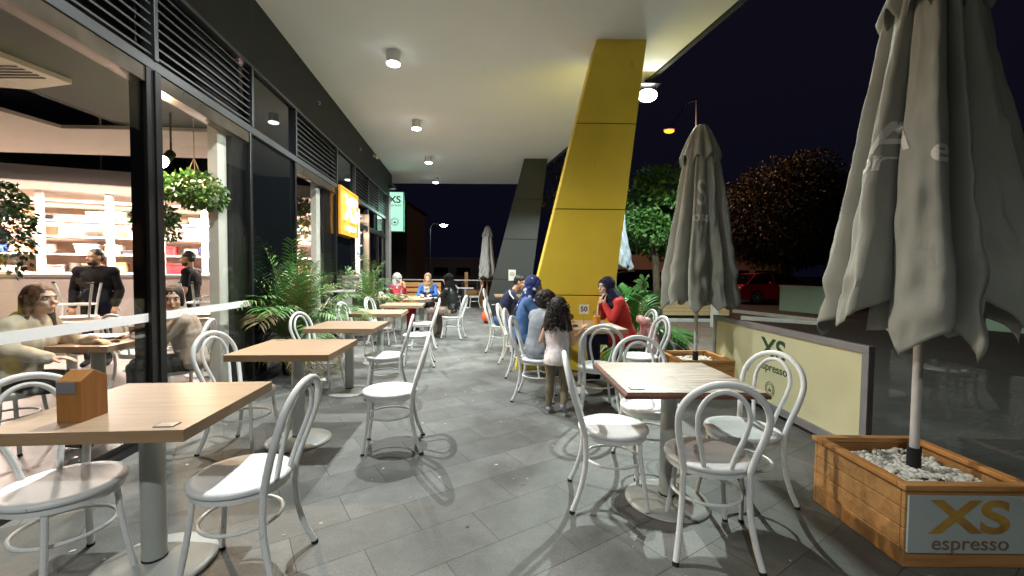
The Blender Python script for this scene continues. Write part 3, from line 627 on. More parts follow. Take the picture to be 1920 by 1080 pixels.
dup(tb, (0.55, 7.35, 0), 0.1, 'oak table before the man in the dark polo, half behind the yellow pillar', 'tables by the pillars')
dup(tb, (-0.10, 12.85-1.35, 0), 0.1, 'small oak table against the grey pillar', 'tables by the pillars')
wt = make_table('cafe_table', 'small white table near the railing at the far end', 'tables by the railing', (-1.78, 16.2, 0), 0, 0.62, 0.62, M['white_metal'], M['white_metal'], M['white_metal'], th=0.02)
# whitewashed table on the right
t = thing('cafe_table', 'square whitewashed plank table with a red-brown edge in front of the cream banner', 'table', (0.953, 2.536, 0), 0.025)
mb = MB(); mb.box((0, 0, 0.7635), (0.728, 0.728, 0.003)); mb.build('surface', M['rustic'], t, smooth=False)
mb = MB(); s = 0.379; i = 0.3635
mb.hexa([(-s, -s, 0.733), (s, -s, 0.733), (s, s, 0.733), (-s, s, 0.733)], [(-s, -s, 0.750), (s, -s, 0.750), (s, s, 0.750), (-s, s, 0.750)])
mb.hexa([(-s, -s, 0.7501), (s, -s, 0.7501), (s, s, 0.7501), (-s, s, 0.7501)], [(-i, -i, 0.7619), (i, -i, 0.7619), (i, i, 0.7619), (-i, i, 0.7619)])
mb.build('tabletop', M['red_edge'], t, smooth=False, bevel=0.002)
mb = MB(); mb.lathe([(0, 0.05), (0.048, 0.05), (0.048, 0.727), (0.14, 0.727), (0.14, 0.733), (0, 0.733)], n=32); mb.build('column', M['grey_col'], t)
mb = MB(); mb.lathe([(0.0, 0.0), (0.243, 0.0), (0.247, 0.006), (0.243, 0.013), (0.215, 0.020), (0.12, 0.033), (0.055, 0.042), (0.0, 0.042)], n=48); mb.build('base', M['grey_col'], t, ang=50)
mb = MB(); mb.lathe([(0.0, 0.036), (0.0495, 0.036), (0.049, 0.052)], n=32); mb.build('collar', M['rubber'], t)

# ---- things on tables
t = thing('menu_block', 'slanted varnished wooden menu block standing on the nearest oak table', 'menu holder', (-1.745, 1.705, 0.765), R(4))
mb = MB(); w, d, h1, h2 = 0.085, 0.055, 0.165, 0.185
mb.add([(-0.045, -0.05, 0), (0.045, -0.05, 0), (0.045, 0.075, 0), (-0.045, 0.075, 0), (-0.045, -0.05, 0.165), (0.045, -0.05, 0.165), (0.045, 0.015, 0.20), (-0.045, 0.015, 0.20), (0.045, 0.075, 0.165), (-0.045, 0.075, 0.165)],
       [(3, 2, 1, 0), (0, 1, 5, 4), (4, 5, 6, 7), (7, 6, 8, 9), (9, 8, 2, 3), (1, 2, 8, 6, 5), (0, 4, 7, 9, 3)])
mb.build('block', M['menu_wood'], t, smooth=False, bevel=0.003)
mb = MB(); mb.box((-0.004, -0.0525, 0.140), (0.072, 0.003, 0.046)); mb.build('plate', M['alu'], t, smooth=False)
def plaque(loc, rz, lab):
    t = thing('table_plaque', lab, 'plaque', loc, rz, 'small plaques on table corners')
    mb = MB(); mb.box((0, 0, 0.001), (0.075, 0.05, 0.002)); mb.build('rim', M['rubber'], t, smooth=False)
    mb = MB(); mb.box((0, 0, 0.0026), (0.066, 0.042, 0.001)); mb.build('card', mat('plaque_card', (0.45, 0.36, 0.28), 0.3), t, smooth=False)
    return t
pq = plaque((-1.345, 1.645, 0.765), 0.092, 'small dark-rimmed plaque on the front corner of the nearest oak table')
dup(pq, (-2.01, 3.70, 0.765), 0.066, 'small dark-rimmed plaque on the back corner of the second oak table')
dup(pq, (0.665, 2.235, 0.765), 0.025, 'small dark-rimmed plaque on the corner of the whitewashed table')
def number_stand(txt, loc, rz, lab, h=0.27, s=0.085):
    t = thing('table_number', lab, 'table number', loc, rz, 'table number stands')
    mb = MB(); mb.lathe([(0, 0), (0.035, 0), (0.035, 0.004), (0.004, 0.006), (0.003, h-s), (0, h-s)], n=14); mb.build('stand', M['alu'], t)
    mb = MB(); mb.box((0, 0, h-s/2), (s, 0.004, s)); mb.build('card', mat('card_'+txt, (0.72, 0.68, 0.55) if txt == '50' else (0.75, 0.75, 0.73), 0.5), t, smooth=False)
    mb = place(text_mb(txt, s*0.72, 0.001, 0.001), (0, -0.0035, h-s/2), (1, 0, 0), (0, 0, 1)); mb.build('digits', M['joint'], t, smooth=False)
number_stand('50', (0.825, 4.86, 0.765), R(-4), 'cream number 50 card on a thin stand on the big oak table', 0.25, 0.11)
number_stand('47', (-1.88, 9.38, 0.765), 0, 'white number 47 card in front of the woman in the blue blazer', 0.27, 0.11)
t = thing('juice_glass', 'tall glass of orange juice with a pale straw on table 50', 'drink', (0.94, 4.69, 0.765))
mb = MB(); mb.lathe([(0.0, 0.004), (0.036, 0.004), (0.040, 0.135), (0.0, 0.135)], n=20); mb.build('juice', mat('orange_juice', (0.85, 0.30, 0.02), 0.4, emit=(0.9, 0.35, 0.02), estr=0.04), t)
mb = MB(); mb.lathe([(0.0, 0.0), (0.038, 0.0), (0.044, 0.185), (0.042, 0.185), (0.0375, 0.004)], n=20); mb.build('glass', M['glass'], t)
mb = MB(); mb.tube([(0, 0, 0.02), (0.014, 0, 0.285)], 0.007, 8); mb.build('straw', M['paper'], t)
mb = MB()
for i in range(5): mb.box((random.uniform(-.015, .015), random.uniform(-.015, .015), 0.143), (0.018, 0.018, 0.014), random.random())
mb.build('ice', mat('ice', (0.6, 0.62, 0.6), 0.2), t, smooth=False)
def dish(name, loc, r, m, lab, cat='plate'):
    mb = MB(); mb.lathe([(0, 0.004), (r*0.6, 0.004), (r, 0.016), (r, 0.019), (r*0.62, 0.008), (0, 0.008)], n=24); o = mb.build(name, m); o.location = loc; return tag(o, lab, cat)
dish('ashtray', (0.70, 4.82, 0.765), 0.06, M['pot'], 'small dark dish on table 50 beside the girl', 'dish')
t = thing('paper_napkin', 'folded white napkin on the front right of table 50', 'napkin', (1.13, 4.75, 0.765), R(20))
mb = MB(); mb.add([(-0.07, -0.04, 0.001), (0.07, -0.05, 0.001), (0.08, 0.05, 0.004), (-0.06, 0.05, 0.012), (0, 0, 0.01)], [(0, 1, 4), (1, 2, 4), (2, 3, 4), (3, 0, 4)]); mb.build('sheet', M['paper'], t, smooth=False)
t = thing('handbag', 'brown leather bag on the far side of table 50', 'bag', (0.64, 5.28, 0.765), R(10))
mb = MB(); mb.ell((0, 0, 0.06), (0.14, 0.07, 0.065)); o = mb.build('body', mat('brown_leather', (0.16, 0.06, 0.025), 0.4, noise_s=14, noise_a=0.4), t)
mb = MB(); mb.tube([(-0.09, 0, 0.1), (-0.05, 0, 0.17), (0.05, 0, 0.17), (0.09, 0, 0.1)], 0.008, 8); mb.build('strap', M['rubber'], t)
t = thing('food_tray', 'open white takeaway box on table 47', 'food box', (-2.17, 9.46, 0.765), 0.1)
mb = MB(); mb.box((0, 0, 0.02), (0.24, 0.18, 0.04)); mb.build('box', M['paper'], t, bevel=0.004)
mb = MB(); mb.ell((0, 0, 0.045), (0.1, 0.07, 0.025)); mb.build('food', M['ochre_print'], t)
t = thing('menu_booklet', 'open white menu lying on table 47', 'menu', (-1.83, 9.64, 0.765), 0.2)
mb = MB(); mb.box((-0.08, 0, 0.006), (0.16, 0.2, 0.01)); mb.box((0.085, 0, 0.01), (0.16, 0.2, 0.012), mtx=Matrix.Rotation(0.06, 3, 'Y')); mb.build('pages', M['paper'], t, smooth=False)

# ================================================================== PLANTERS AND UMBRELLAS
def pine_planter(loc, rz, w, h, lab):
    t = thing('planter', lab, 'planter', loc, rz, 'pine planters holding umbrellas')
    n = 4; bh = h*0.93/n; th = 0.022
    for side in range(4):
        mb = MB(); rm = Matrix.Rotation(side*math.pi/2, 3, 'Z')
        for i in range(n):
            c = Vector((0, -w/2+th/2, bh*(i+0.5))); L = w if side % 2 == 0 else w-2*th
            b0 = MB(); b0.box((0, 0, 0), (L-0.002, th-random.uniform(0, 0.003), bh-0.004))
            mb.add([rm @ (Vector(v)+c) for v in b0.v], b0.f)
        mb.build('side_boards', M['pine'], t, smooth=False, bevel=0.003)
    rw = 0.048
    for q in (-1, 1):
        mb = MB(); mb.box((0, q*(w/2-rw/2+0.012), h-0.014), (w+0.024, rw, 0.028)); mb.build('top_rail', M['pine'], t, smooth=False, bevel=0.004)
        mb = MB(); mb.box((q*(w/2-rw/2+0.012), 0, h-0.0145), (rw, w-2*rw+0.022, 0.027)); mb.build('top_rail', M['pine_y'], t, smooth=False, bevel=0.004)
    mb = MB()
    for sx in (-1, 1):
        for sy in (-1, 1): mb.box((sx*(w/2-th-0.02), sy*(w/2-th-0.02), h*0.47), (0.038, 0.038, h*0.92))
    mb.build('corner_post', M['pine'], t, smooth=False)
    mb = MB(); g = 14; vs = []; iw = w/2-th-0.001
    for i in range(g+1):
        for j in range(g+1):
            x = -iw+2*iw*i/g; y = -iw+2*iw*j/g
            vs.append((x, y, h*0.78+0.012*noise.noise(Vector((x*9, y*9, loc[0])))))
    mb.add(vs, [(i*(g+1)+j, (i+1)*(g+1)+j, (i+1)*(g+1)+j+1, i*(g+1)+j+1) for i in range(g) for j in range(g)]); mb.build('soil', M['soil'], t)
    mb = MB(); rnd = random.Random(3)
    for i in range(620):
        x = rnd.uniform(-iw+0.03, iw-0.03); y = rnd.uniform(-iw+0.03, iw-0.03)
        if rnd.random() < 0.35 and abs(x)+abs(y) > iw*1.1: continue
        r = rnd.uniform(0.008, 0.019)
        rm = Matrix.Rotation(rnd.random()*6, 3, 'Z') @ Matrix.Rotation(rnd.random(), 3, 'X')
        mb.ell((x, y, h*0.79+rnd.uniform(0.0, 0.025)), (r*1.3, r, r*0.75), rm, 7, 5)
    pb = mb.build('pebbles', M['stone'], t); pb['kind'] = 'stuff'
    return t
M['pine_y'] = wood('pine_boards_cross', (0.58, 0.27, 0.075), (0.36, 0.14, 0.035), axis=1, scale=0.9, rough=0.5)
bp = pine_planter((2.155, 2.26, 0), 0, 0.60, 0.40, 'large pine planter with an XS espresso panel, bottom right, full of white pebbles')
mb = MB(); mb.box((0, -0.308, 0.215), (0.585, 0.01, 0.275)); sb = mb.build('sign_panel', M['sign_panel'], bp, smooth=False, bevel=0.002)
mb = place(text_mb('XS', 0.215, 0.001, 0.006), (0.0, -0.3145, 0.245), (1, 0, 0), (0, 0, 1), 1.45); mb.build('lettering', M['ochre_print'], sb, smooth=False)
mb = place(text_mb('espresso', 0.092, 0.001, 0.0006), (0.0, -0.3145, 0.125), (1, 0, 0), (0, 0, 1), 1.12); mb.build('lettering', M['brown_print'], sb, smooth=False)
pine_planter((2.21, 5.08, 0), R(4), 0.62, 0.40, 'small pine planter behind the empty chair, at the far end of the cream banner')

def umbrella(name, lab, loc, zt, zb, prof, nf, seed, m, pole_bottom=0.30, cap=True, fold=0.30, rz=0.0, ragged=0.10, sleeve=True, pm=None, lean=0.0):
    """closed market umbrella: folded canopy hanging from the ribs round a pole; prof = [(z, r)] top to bottom"""
    rnd = random.Random(seed); t = thing(name, lab, 'umbrella', (loc[0], loc[1], 0), rz, 'closed market umbrellas')
    K_ = 18; NT = nf*K_; NZ = 90; vs = []
    wd = [rnd.uniform(0.55, 1.5) for _ in range(nf)]; tot = sum(wd); st = [sum(wd[:i])/tot*2*math.pi for i in range(nf)]
    am = [rnd.uniform(0.82, 1.1) for _ in range(nf)]; hem = [rnd.uniform(-1, 1) for _ in range(nf)]; dirn = [rnd.random() < 0.5 for _ in range(nf)]; tip = [rnd.uniform(0.3, 0.75) for _ in range(nf)]; pk = [rnd.uniform(0.22, 0.5) for _ in range(nf)]
    def rad(z):
        for (z0, r0), (z1, r1) in zip(prof, prof[1:]):
            if z <= z0 and z >= z1: f = (z0-z)/(z0-z1); return r0+(r1-r0)*f
        return prof[-1][1] if z < prof[-1][0] else prof[0][1]
    for i in range(NZ+1):
        s = i/NZ
        for j in range(NT):
            k = j//K_; u = (j % K_)/K_; th = st[k]+u*wd[k]/tot*2*math.pi
            uu = u if dirn[k] else 1-u
            p_ = pk[k]
            # pleat: steep tucked side, then a long flat panel
            pl = math.sin(0.5*math.pi*min(1, uu/p_))**0.8*(1-0.50*max(0, (uu-p_)/(1-p_))**1.3)
            tri = abs(u-tip[k])/(tip[k] if u < tip[k] else 1-tip[k])
            zlow = zb + ragged*(0.5*hem[k] + 0.95*tri**0.9) + 0.03*noise.noise(Vector((th*4, seed, 0)))
            z = zt+(zlow-zt)*s
            r = rad(z); fa = fold*min(1, 0.35+s*1.6)
            rr = r*((1-fa)+fa*pl*am[k]*1.1)
            rr += r*0.05*noise.noise(Vector((math.cos(th)*1.6, math.sin(th)*1.6, z*1.2+seed)))
            rr += 0.020*noise.noise(Vector((math.cos(th)*6, math.sin(th)*6, z*1.7+seed)))*min(1, s*3)
            rr += 0.05*noise.noise(Vector((math.cos(th)*4.5, math.sin(th)*4.5, z*6+seed*2)))*max(0, s-0.5)*2.0
            rr += 0.010*noise.noise(Vector((math.cos(th)*11, math.sin(th)*11, z*9+seed)))*min(1, s*2)
            tw = 0.09*noise.noise(Vector((z*1.6, k*0.7, seed)))*s
            vs.append((rr*math.cos(th+tw)+lean*(1-s), rr*math.sin(th+tw), z))
    fs = [(i*NT+j, i*NT+(j+1) % NT, (i+1)*NT+(j+1) % NT, (i+1)*NT+j) for i in range(NZ) for j in range(NT)]
    mb = MB(); mb.add(vs, fs); can = mb.build('canopy', m, t, ang=75)
    sd = can.modifiers.new('thickness', 'SOLIDIFY'); sd.thickness = 0.003; sd.offset = -1
    # inner tucked panels, seen under the hem
    mb = MB(); vs = []; NI = 24
    for i in range(9):
        for j in range(NI):
            th = 2*math.pi*j/NI; z = (zb+0.75)-(0.70*i/8) + (0.06*math.sin(5*th+seed) if i == 8 else 0)
            r = rad(z)*(0.30+0.20*math.sin(4*th+seed))*(0.6+0.4*i/8); vs.append((r*math.cos(th), r*math.sin(th), z))
    mb.add(vs, [(i*NI+j, i*NI+(j+1) % NI, (i+1)*NI+(j+1) % NI, (i+1)*NI+j) for i in range(8) for j in range(NI)]); o = mb.build('inner_fold', m, t, ang=180)
    sd = o.modifiers.new('thickness', 'SOLIDIFY'); sd.thickness = 0.003
    if cap:
        vs = []; NC = nf*10; zc = zt+0.10; r1 = rad(zt-0.32)*1.18
        for i in range(15):
            s = i/14
            for j in range(NC):
                th = 2*math.pi*j/NC; u = (j % 10)/10
                pl = math.sin(math.pi*u)**0.6
                r = 0.055+(r1-0.055)*s**0.72; r *= 1-0.28*s*(1-pl)
                z = zc-(0.42+0.055*math.cos(2*math.pi*u)+0.05*noise.noise(Vector((th*2, seed, 3))))*s
                vs.append((r*math.cos(th), r*math.sin(th), z))
        mb = MB(); mb.add(vs, [(i*NC+j, i*NC+(j+1) % NC, (i+1)*NC+(j+1) % NC, (i+1)*NC+j) for i in range(14) for j in range(NC)]+[tuple(range(NC-1, -1, -1))])
        o = mb.build('top_cap', m, t, ang=180); sd = o.modifiers.new('thickness', 'SOLIDIFY'); sd.thickness = 0.003
    mb = MB(); mb.cone((0, 0, pole_bottom), (0, 0, zt+0.05), 0.022, 0.022, 16); mb.build('pole', pm or M['pole'], t)
    if sleeve:
        mb = MB(); mb.cone((0, 0, pole_bottom-0.03), (0, 0, pole_bottom+0.15), 0.031, 0.031, 16); mb.build('sleeve', M['rubber'], t)
    mb = MB(); mb.lathe([(0.0, zb+0.14), (0.045, zb+0.14), (0.05, zb+0.18), (0.03, zb+0.30), (0, zb+0.30)], n=16); mb.build('runner', M['rubber'], t)
    return t, can
def print_on(can, root, txt, size, zc, ang, m, sx=1.0):
    """lettering wrapped on the folded cloth, ang = side (world, deg) it faces"""
    from mathutils.bvhtree import BVHTree
    me = can.data; bvh = BVHTree.FromPolygons([v.co for v in me.vertices], [p.vertices[:] for p in me.polygons])
    a = R(ang); d = Vector((math.cos(a), math.sin(a), 0)); sd = Vector((-math.sin(a), math.cos(a), 0))
    mb = text_mb(txt, size, 0.0, 0.004)
    bm = bmesh.new(); me2 = bpy.data.meshes.new('x'); me2.from_pydata(mb.v, [], mb.f); bm.from_mesh(me2)
    bmesh.ops.triangulate(bm, faces=bm.faces)
    for _ in range(3): bmesh.ops.subdivide_edges(bm, edges=[e for e in bm.edges if e.calc_length() > 0.016], cuts=1)
    bmesh.ops.triangulate(bm, faces=bm.faces)
    bad = []
    for v in bm.verts:
        o = sd*v.co.x*sx + Vector((0, 0, zc+v.co.y)) + d*2
        h = bvh.ray_cast(o, -d)
        if h[0] is None: bad.append(v); continue
        v.co = h[0]+d*0.004
    if bad: bmesh.ops.delete(bm, geom=bad, context='VERTS')
    long_ = [f for f in bm.faces if max(e.calc_length() for e in f.edges) > 0.06]
    bmesh.ops.delete(bm, geom=long_, context='FACES')
    me3 = bpy.data.meshes.new('printed_letters'); bm.to_mesh(me3); bm.free(); me3.materials.append(m)
    o = bpy.data.objects.new('printed_letters', me3); COL.objects.link(o); o.parent = root
prof_big = [(3.05, 0.07), (2.9, 0.16), (2.7, 0.205), (2.4, 0.255), (2.04, 0.315), (1.6, 0.395), (1.3, 0.445), (1.0, 0.455)]
u, can = umbrella('market_umbrella', 'large closed grey umbrella in the big pine planter at the right edge', (2.185, 2.27), 3.05, 1.07, prof_big, 10, 5, M['canvas'], fold=0.50, rz=R(12), ragged=0.17, lean=-0.01)
print_on(can, u, 'e', 0.17, 1.96, 222, M['print_white']); print_on(can, u, 'or', 0.15, 1.96, 176, M['print_white']); print_on(can, u, 'A', 0.22, 2.07, 186, M['print_white'])
prof_mid = [(3.02, 0.08), (2.85, 0.17), (2.65, 0.21), (2.3, 0.26), (1.9, 0.325), (1.5, 0.39), (1.15, 0.43), (1.0, 0.43)]
u, can = umbrella('market_umbrella', 'closed grey umbrella standing in the small pine planter', (2.21, 5.08), 3.02, 1.0, prof_mid, 9, 11, M['canvas'], fold=0.48, rz=R(20), ragged=0.13, pole_bottom=0.30)
print_on(can, u, 'S', 0.42, 2.28, 232, M['print_white'], 0.6); print_on(can, u, 'oss', 0.17, 2.02, 232, M['print_white'], 0.8)
prof_far = [(3.1, 0.08), (2.9, 0.17), (2.3, 0.24), (1.6, 0.33), (1.2, 0.34)]
umbrella('market_umbrella', 'pale closed umbrella by the railing left of the grey pillar', (-1.0, 17.0), 3.1, 1.1, prof_far, 7, 21, M['canvas_white'], pole_bottom=0.03, sleeve=False, rz=R(10), pm=M['pine'])
umbrella('market_umbrella', 'closed umbrella, floodlight blue in its cloth colour, mostly hidden behind the yellow pillar', (2.02, 8.3), 3.0, 1.45, [(3.0, 0.07), (2.7, 0.12), (2.2, 0.18), (1.5, 0.30)], 7, 31, M['canvas_flood_tint'], pole_bottom=0.03, sleeve=False)

# ---- cream banner barriers
def banner(lab, a, b, h, texts=True):
    a = Vector((*a, 0)); b = Vector((*b, 0)); d = (b-a); L = d.length; rz = math.atan2(d.y, d.x)
    t = thing('cafe_barrier', lab, 'barrier', (a+b)/2, rz, 'cafe barriers with printed panels')
    mb = MB(); mb.box((0, 0, h-0.03), (L, 0.05, 0.06)); mb.box((0, 0, 0.085), (L, 0.05, 0.07)); mb.build('rail', M['alu'], t, smooth=False, bevel=0.004)
    for s in (-1, 1):
        mb = MB(); mb.box((s*(L/2-0.03), 0, (h-0.06+0.12)/2), (0.06, 0.048, h-0.06-0.12)); mb.build('post', M['alu'], t, smooth=False, bevel=0.004)
        mb = MB(); mb.box((s*(L/2-0.1), 0, 0.025), (0.08, 0.36, 0.04)); mb.build('foot', mat('foot_metal', (0.1, 0.1, 0.1), 0.4), t, smooth=False, bevel=0.004)
    mb = MB(); mb.box((0, 0, (h-0.06+0.12)/2), (L-0.12, 0.012, h-0.18)); pn = mb.build('panel', M['banner'], t, smooth=False)
    return t, L, pn
t, L, pn = banner('long cream banner barrier reading XS espresso behind the whitewashed table', (2.575, 3.02), (2.53, 5.28), 0.87)
# local +x points towards the far end; the printed side (terrace side) is local +y
def lettering(t, pn, L, xs, zt, s):
    mb = place(text_mb('XS', s, 0.001, 0.006), (xs, 0.0075, zt), (-1, 0, 0), (0, 0, 1), 1.15); mb.build('lettering', M['green_print'], pn, smooth=False)
    mb = place(text_mb('espresso', s*0.40, 0.001, 0.0015), (xs, 0.0075, zt-s*0.62), (-1, 0, 0), (0, 0, 1), 1.1); mb.build('lettering', M['green_print'], pn, smooth=False)
lettering(t, pn, L, 4.12-4.15, 0.635, 0.28)
emblem(pn, (0.0, 0.0075, 0.25), (-1, 0, 0), (0, 0, 1), 0.07, mat('olive_print', (0.12, 0.15, 0.07), 0.6))
t, L, pn = banner('short cream banner barrier with the edge of an XS print, beside the potted palm', (2.20, 6.25), (2.12, 7.6), 0.87)
lettering(t, pn, L, 0.0, 0.62, 0.28)
# glass wind screen beyond the big planter
t = thing('glass_screen', 'low clear glass wind screen beside the big planter', 'screen', (2.60, 2.15, 0), R(90))
mb = MB(); mb.box((0, 0, 0.46), (1.5, 0.01, 0.82)); mb.build('pane', M['glass'], t, smooth=False)
mb = MB(); mb.box((0, 0, 0.025), (1.5, 0.05, 0.05)); mb.build('rail', M['alu'], t, smooth=False)

# ================================================================== INSIDE THE CAFE
SHELF = mat('shelf_steel', (0.62, 0.58, 0.57), 0.4, metal=0.1)
WARM = (1.0, 0.80, 0.62)
t = thing('kitchen_counter', 'long pale pink-white serving counter in front of the open kitchen', 'counter', (0, 0, 0))
mb = MB(); kbox(mb, -2.5, 5.3, 0.25, 0.32, 0, 1.22); mb.build('front_panel', mat('counter_front', (0.58, 0.48, 0.46), 0.4, noise_s=1.2, noise_a=0.08), t, smooth=False)
mb = MB(); kbox(mb, -2.5, 5.3, 0.20, 0.95, 1.22, 1.27); mb.build('worktop', mat('counter_top', (0.30, 0.26, 0.24), 0.3), t, smooth=False, bevel=0.004)
t = thing('kitchen_shelving', 'tall open steel shelving along the back of the kitchen', 'shelving', (0, 0, 0))
for a in (-1.9, -0.19, 0.82, 1.62, 2.34, 3.3, 4.4, 5.3):
    mb = MB(); kbox(mb, a-0.045, a+0.045, 1.33, 1.42, 1.28, 2.8); mb.build('upright', SHELF, t, smooth=False)
for z in (1.62, 1.95, 2.25, 2.62):
    mb = MB(); kbox(mb, -2.4, 5.4, 1.40, 1.80, z, z+0.03); mb.build('shelf', SHELF, t, smooth=False)
mb = MB(); kbox(mb, -2.4, 5.4, 1.45, 2.25, 0.0, 1.30); mb.build('back_bench', SHELF, t, smooth=False)
# goods on the shelves: each its own thing
rnd = random.Random(12)
def gm(n, c, **k): return mat(n, c, k.pop('r', 0.5), **k)
GC = {'dark grey': gm('tub_grey', (0.12, 0.12, 0.14)), 'white': gm('crock_white', (0.75, 0.70, 0.66)), 'copper': gm('tub_copper', (0.55, 0.25, 0.16)), 'red': gm('tub_red', (0.50, 0.04, 0.05)), 'orange': gm('tub_orange', (0.75, 0.25, 0.04)), 'blue': gm('tub_blue', (0.05, 0.12, 0.5)), 'straw': gm('basket_straw', (0.34, 0.24, 0.11)), 'steel': gm('pan_steel', (0.45, 0.45, 0.45), r=0.3), 'brown': gm('box_card', (0.42, 0.26, 0.13))}
cnt = {}
ORDW = ['first', 'second', 'third', 'fourth', 'fifth', 'sixth', 'seventh', 'eighth', 'ninth', 'tenth', 'eleventh', 'twelfth']
LEV = {1.28: 'on the back bench', 1.655: 'on the lowest shelf', 1.985: 'on the second shelf up', 2.285: 'on the third shelf up', 2.655: 'on the top shelf', 1.27: 'on the counter top'}
def good(kind, colr, a, b, z, w, h, d=0.25):
    key = (kind, colr, z); cnt[key] = cnt.get(key, 0)+1
    lab = '%s %s %s, %s such from the left' % (colr, kind, LEV[z], ORDW[cnt[key]-1])
    c = K(a, b, z); name = kind.replace(' ', '_'); rz = math.atan2(kd.y, kd.x)
    mb = MB()
    if kind == 'bowl stack':
        for i in range(max(2, int(h/0.03))): mb.lathe([(w*0.22, i*0.03), (w*0.5, i*0.03+0.045), (w*0.48, i*0.03+0.045), (w*0.2, i*0.03+0.006)], n=14)
    elif kind == 'plate stack':
        for i in range(max(2, int(h/0.014))): mb.lathe([(0, i*0.014), (w*0.3, i*0.014), (w*0.5, i*0.014+0.012), (w*0.3, i*0.014+0.008), (0, i*0.014+0.008)], n=14)
    elif kind in ('storage tub', 'takeaway box', 'oven tray'):
        s = 0.86 if kind != 'takeaway box' else 1.0
        mb.hexa([(-w/2*s, -d/2*s, 0), (w/2*s, -d/2*s, 0), (w/2*s, d/2*s, 0), (-w/2*s, d/2*s, 0)], [(-w/2, -d/2, h*0.9), (w/2, -d/2, h*0.9), (w/2, d/2, h*0.9), (-w/2, d/2, h*0.9)])
        mb.box((0, 0, h*0.94), (w+0.015, d+0.015, h*0.1))
    elif kind == 'jar':
        mb.lathe([(0, 0), (w*0.48, 0), (w*0.5, h*0.7), (w*0.34, h*0.82), (w*0.34, h*0.85), (w*0.4, h*0.85), (w*0.4, h), (0, h)], n=14)
    elif kind == 'bottle':
        mb.lathe([(0, 0), (w*0.5, 0), (w*0.5, h*0.6), (w*0.18, h*0.8), (w*0.18, h), (0, h)], n=12)
    elif kind == 'saucepan':
        mb.lathe([(0, 0), (w*0.5, 0), (w*0.5, h), (w*0.46, h), (w*0.46, 0.01), (0, 0.01)], n=16); mb.tube([(w*0.5, 0, h*0.8), (w*1.1, 0, h*0.9)], 0.01, 8)
    o = mb.build(name, GC[colr], None, bevel=0.0); o.location = c; o.rotation_euler = (0, 0, rz+rnd.uniform(-.05, .05))
    tag(o, lab, kind, 'kitchen goods on the shelves')
b0 = 1.53
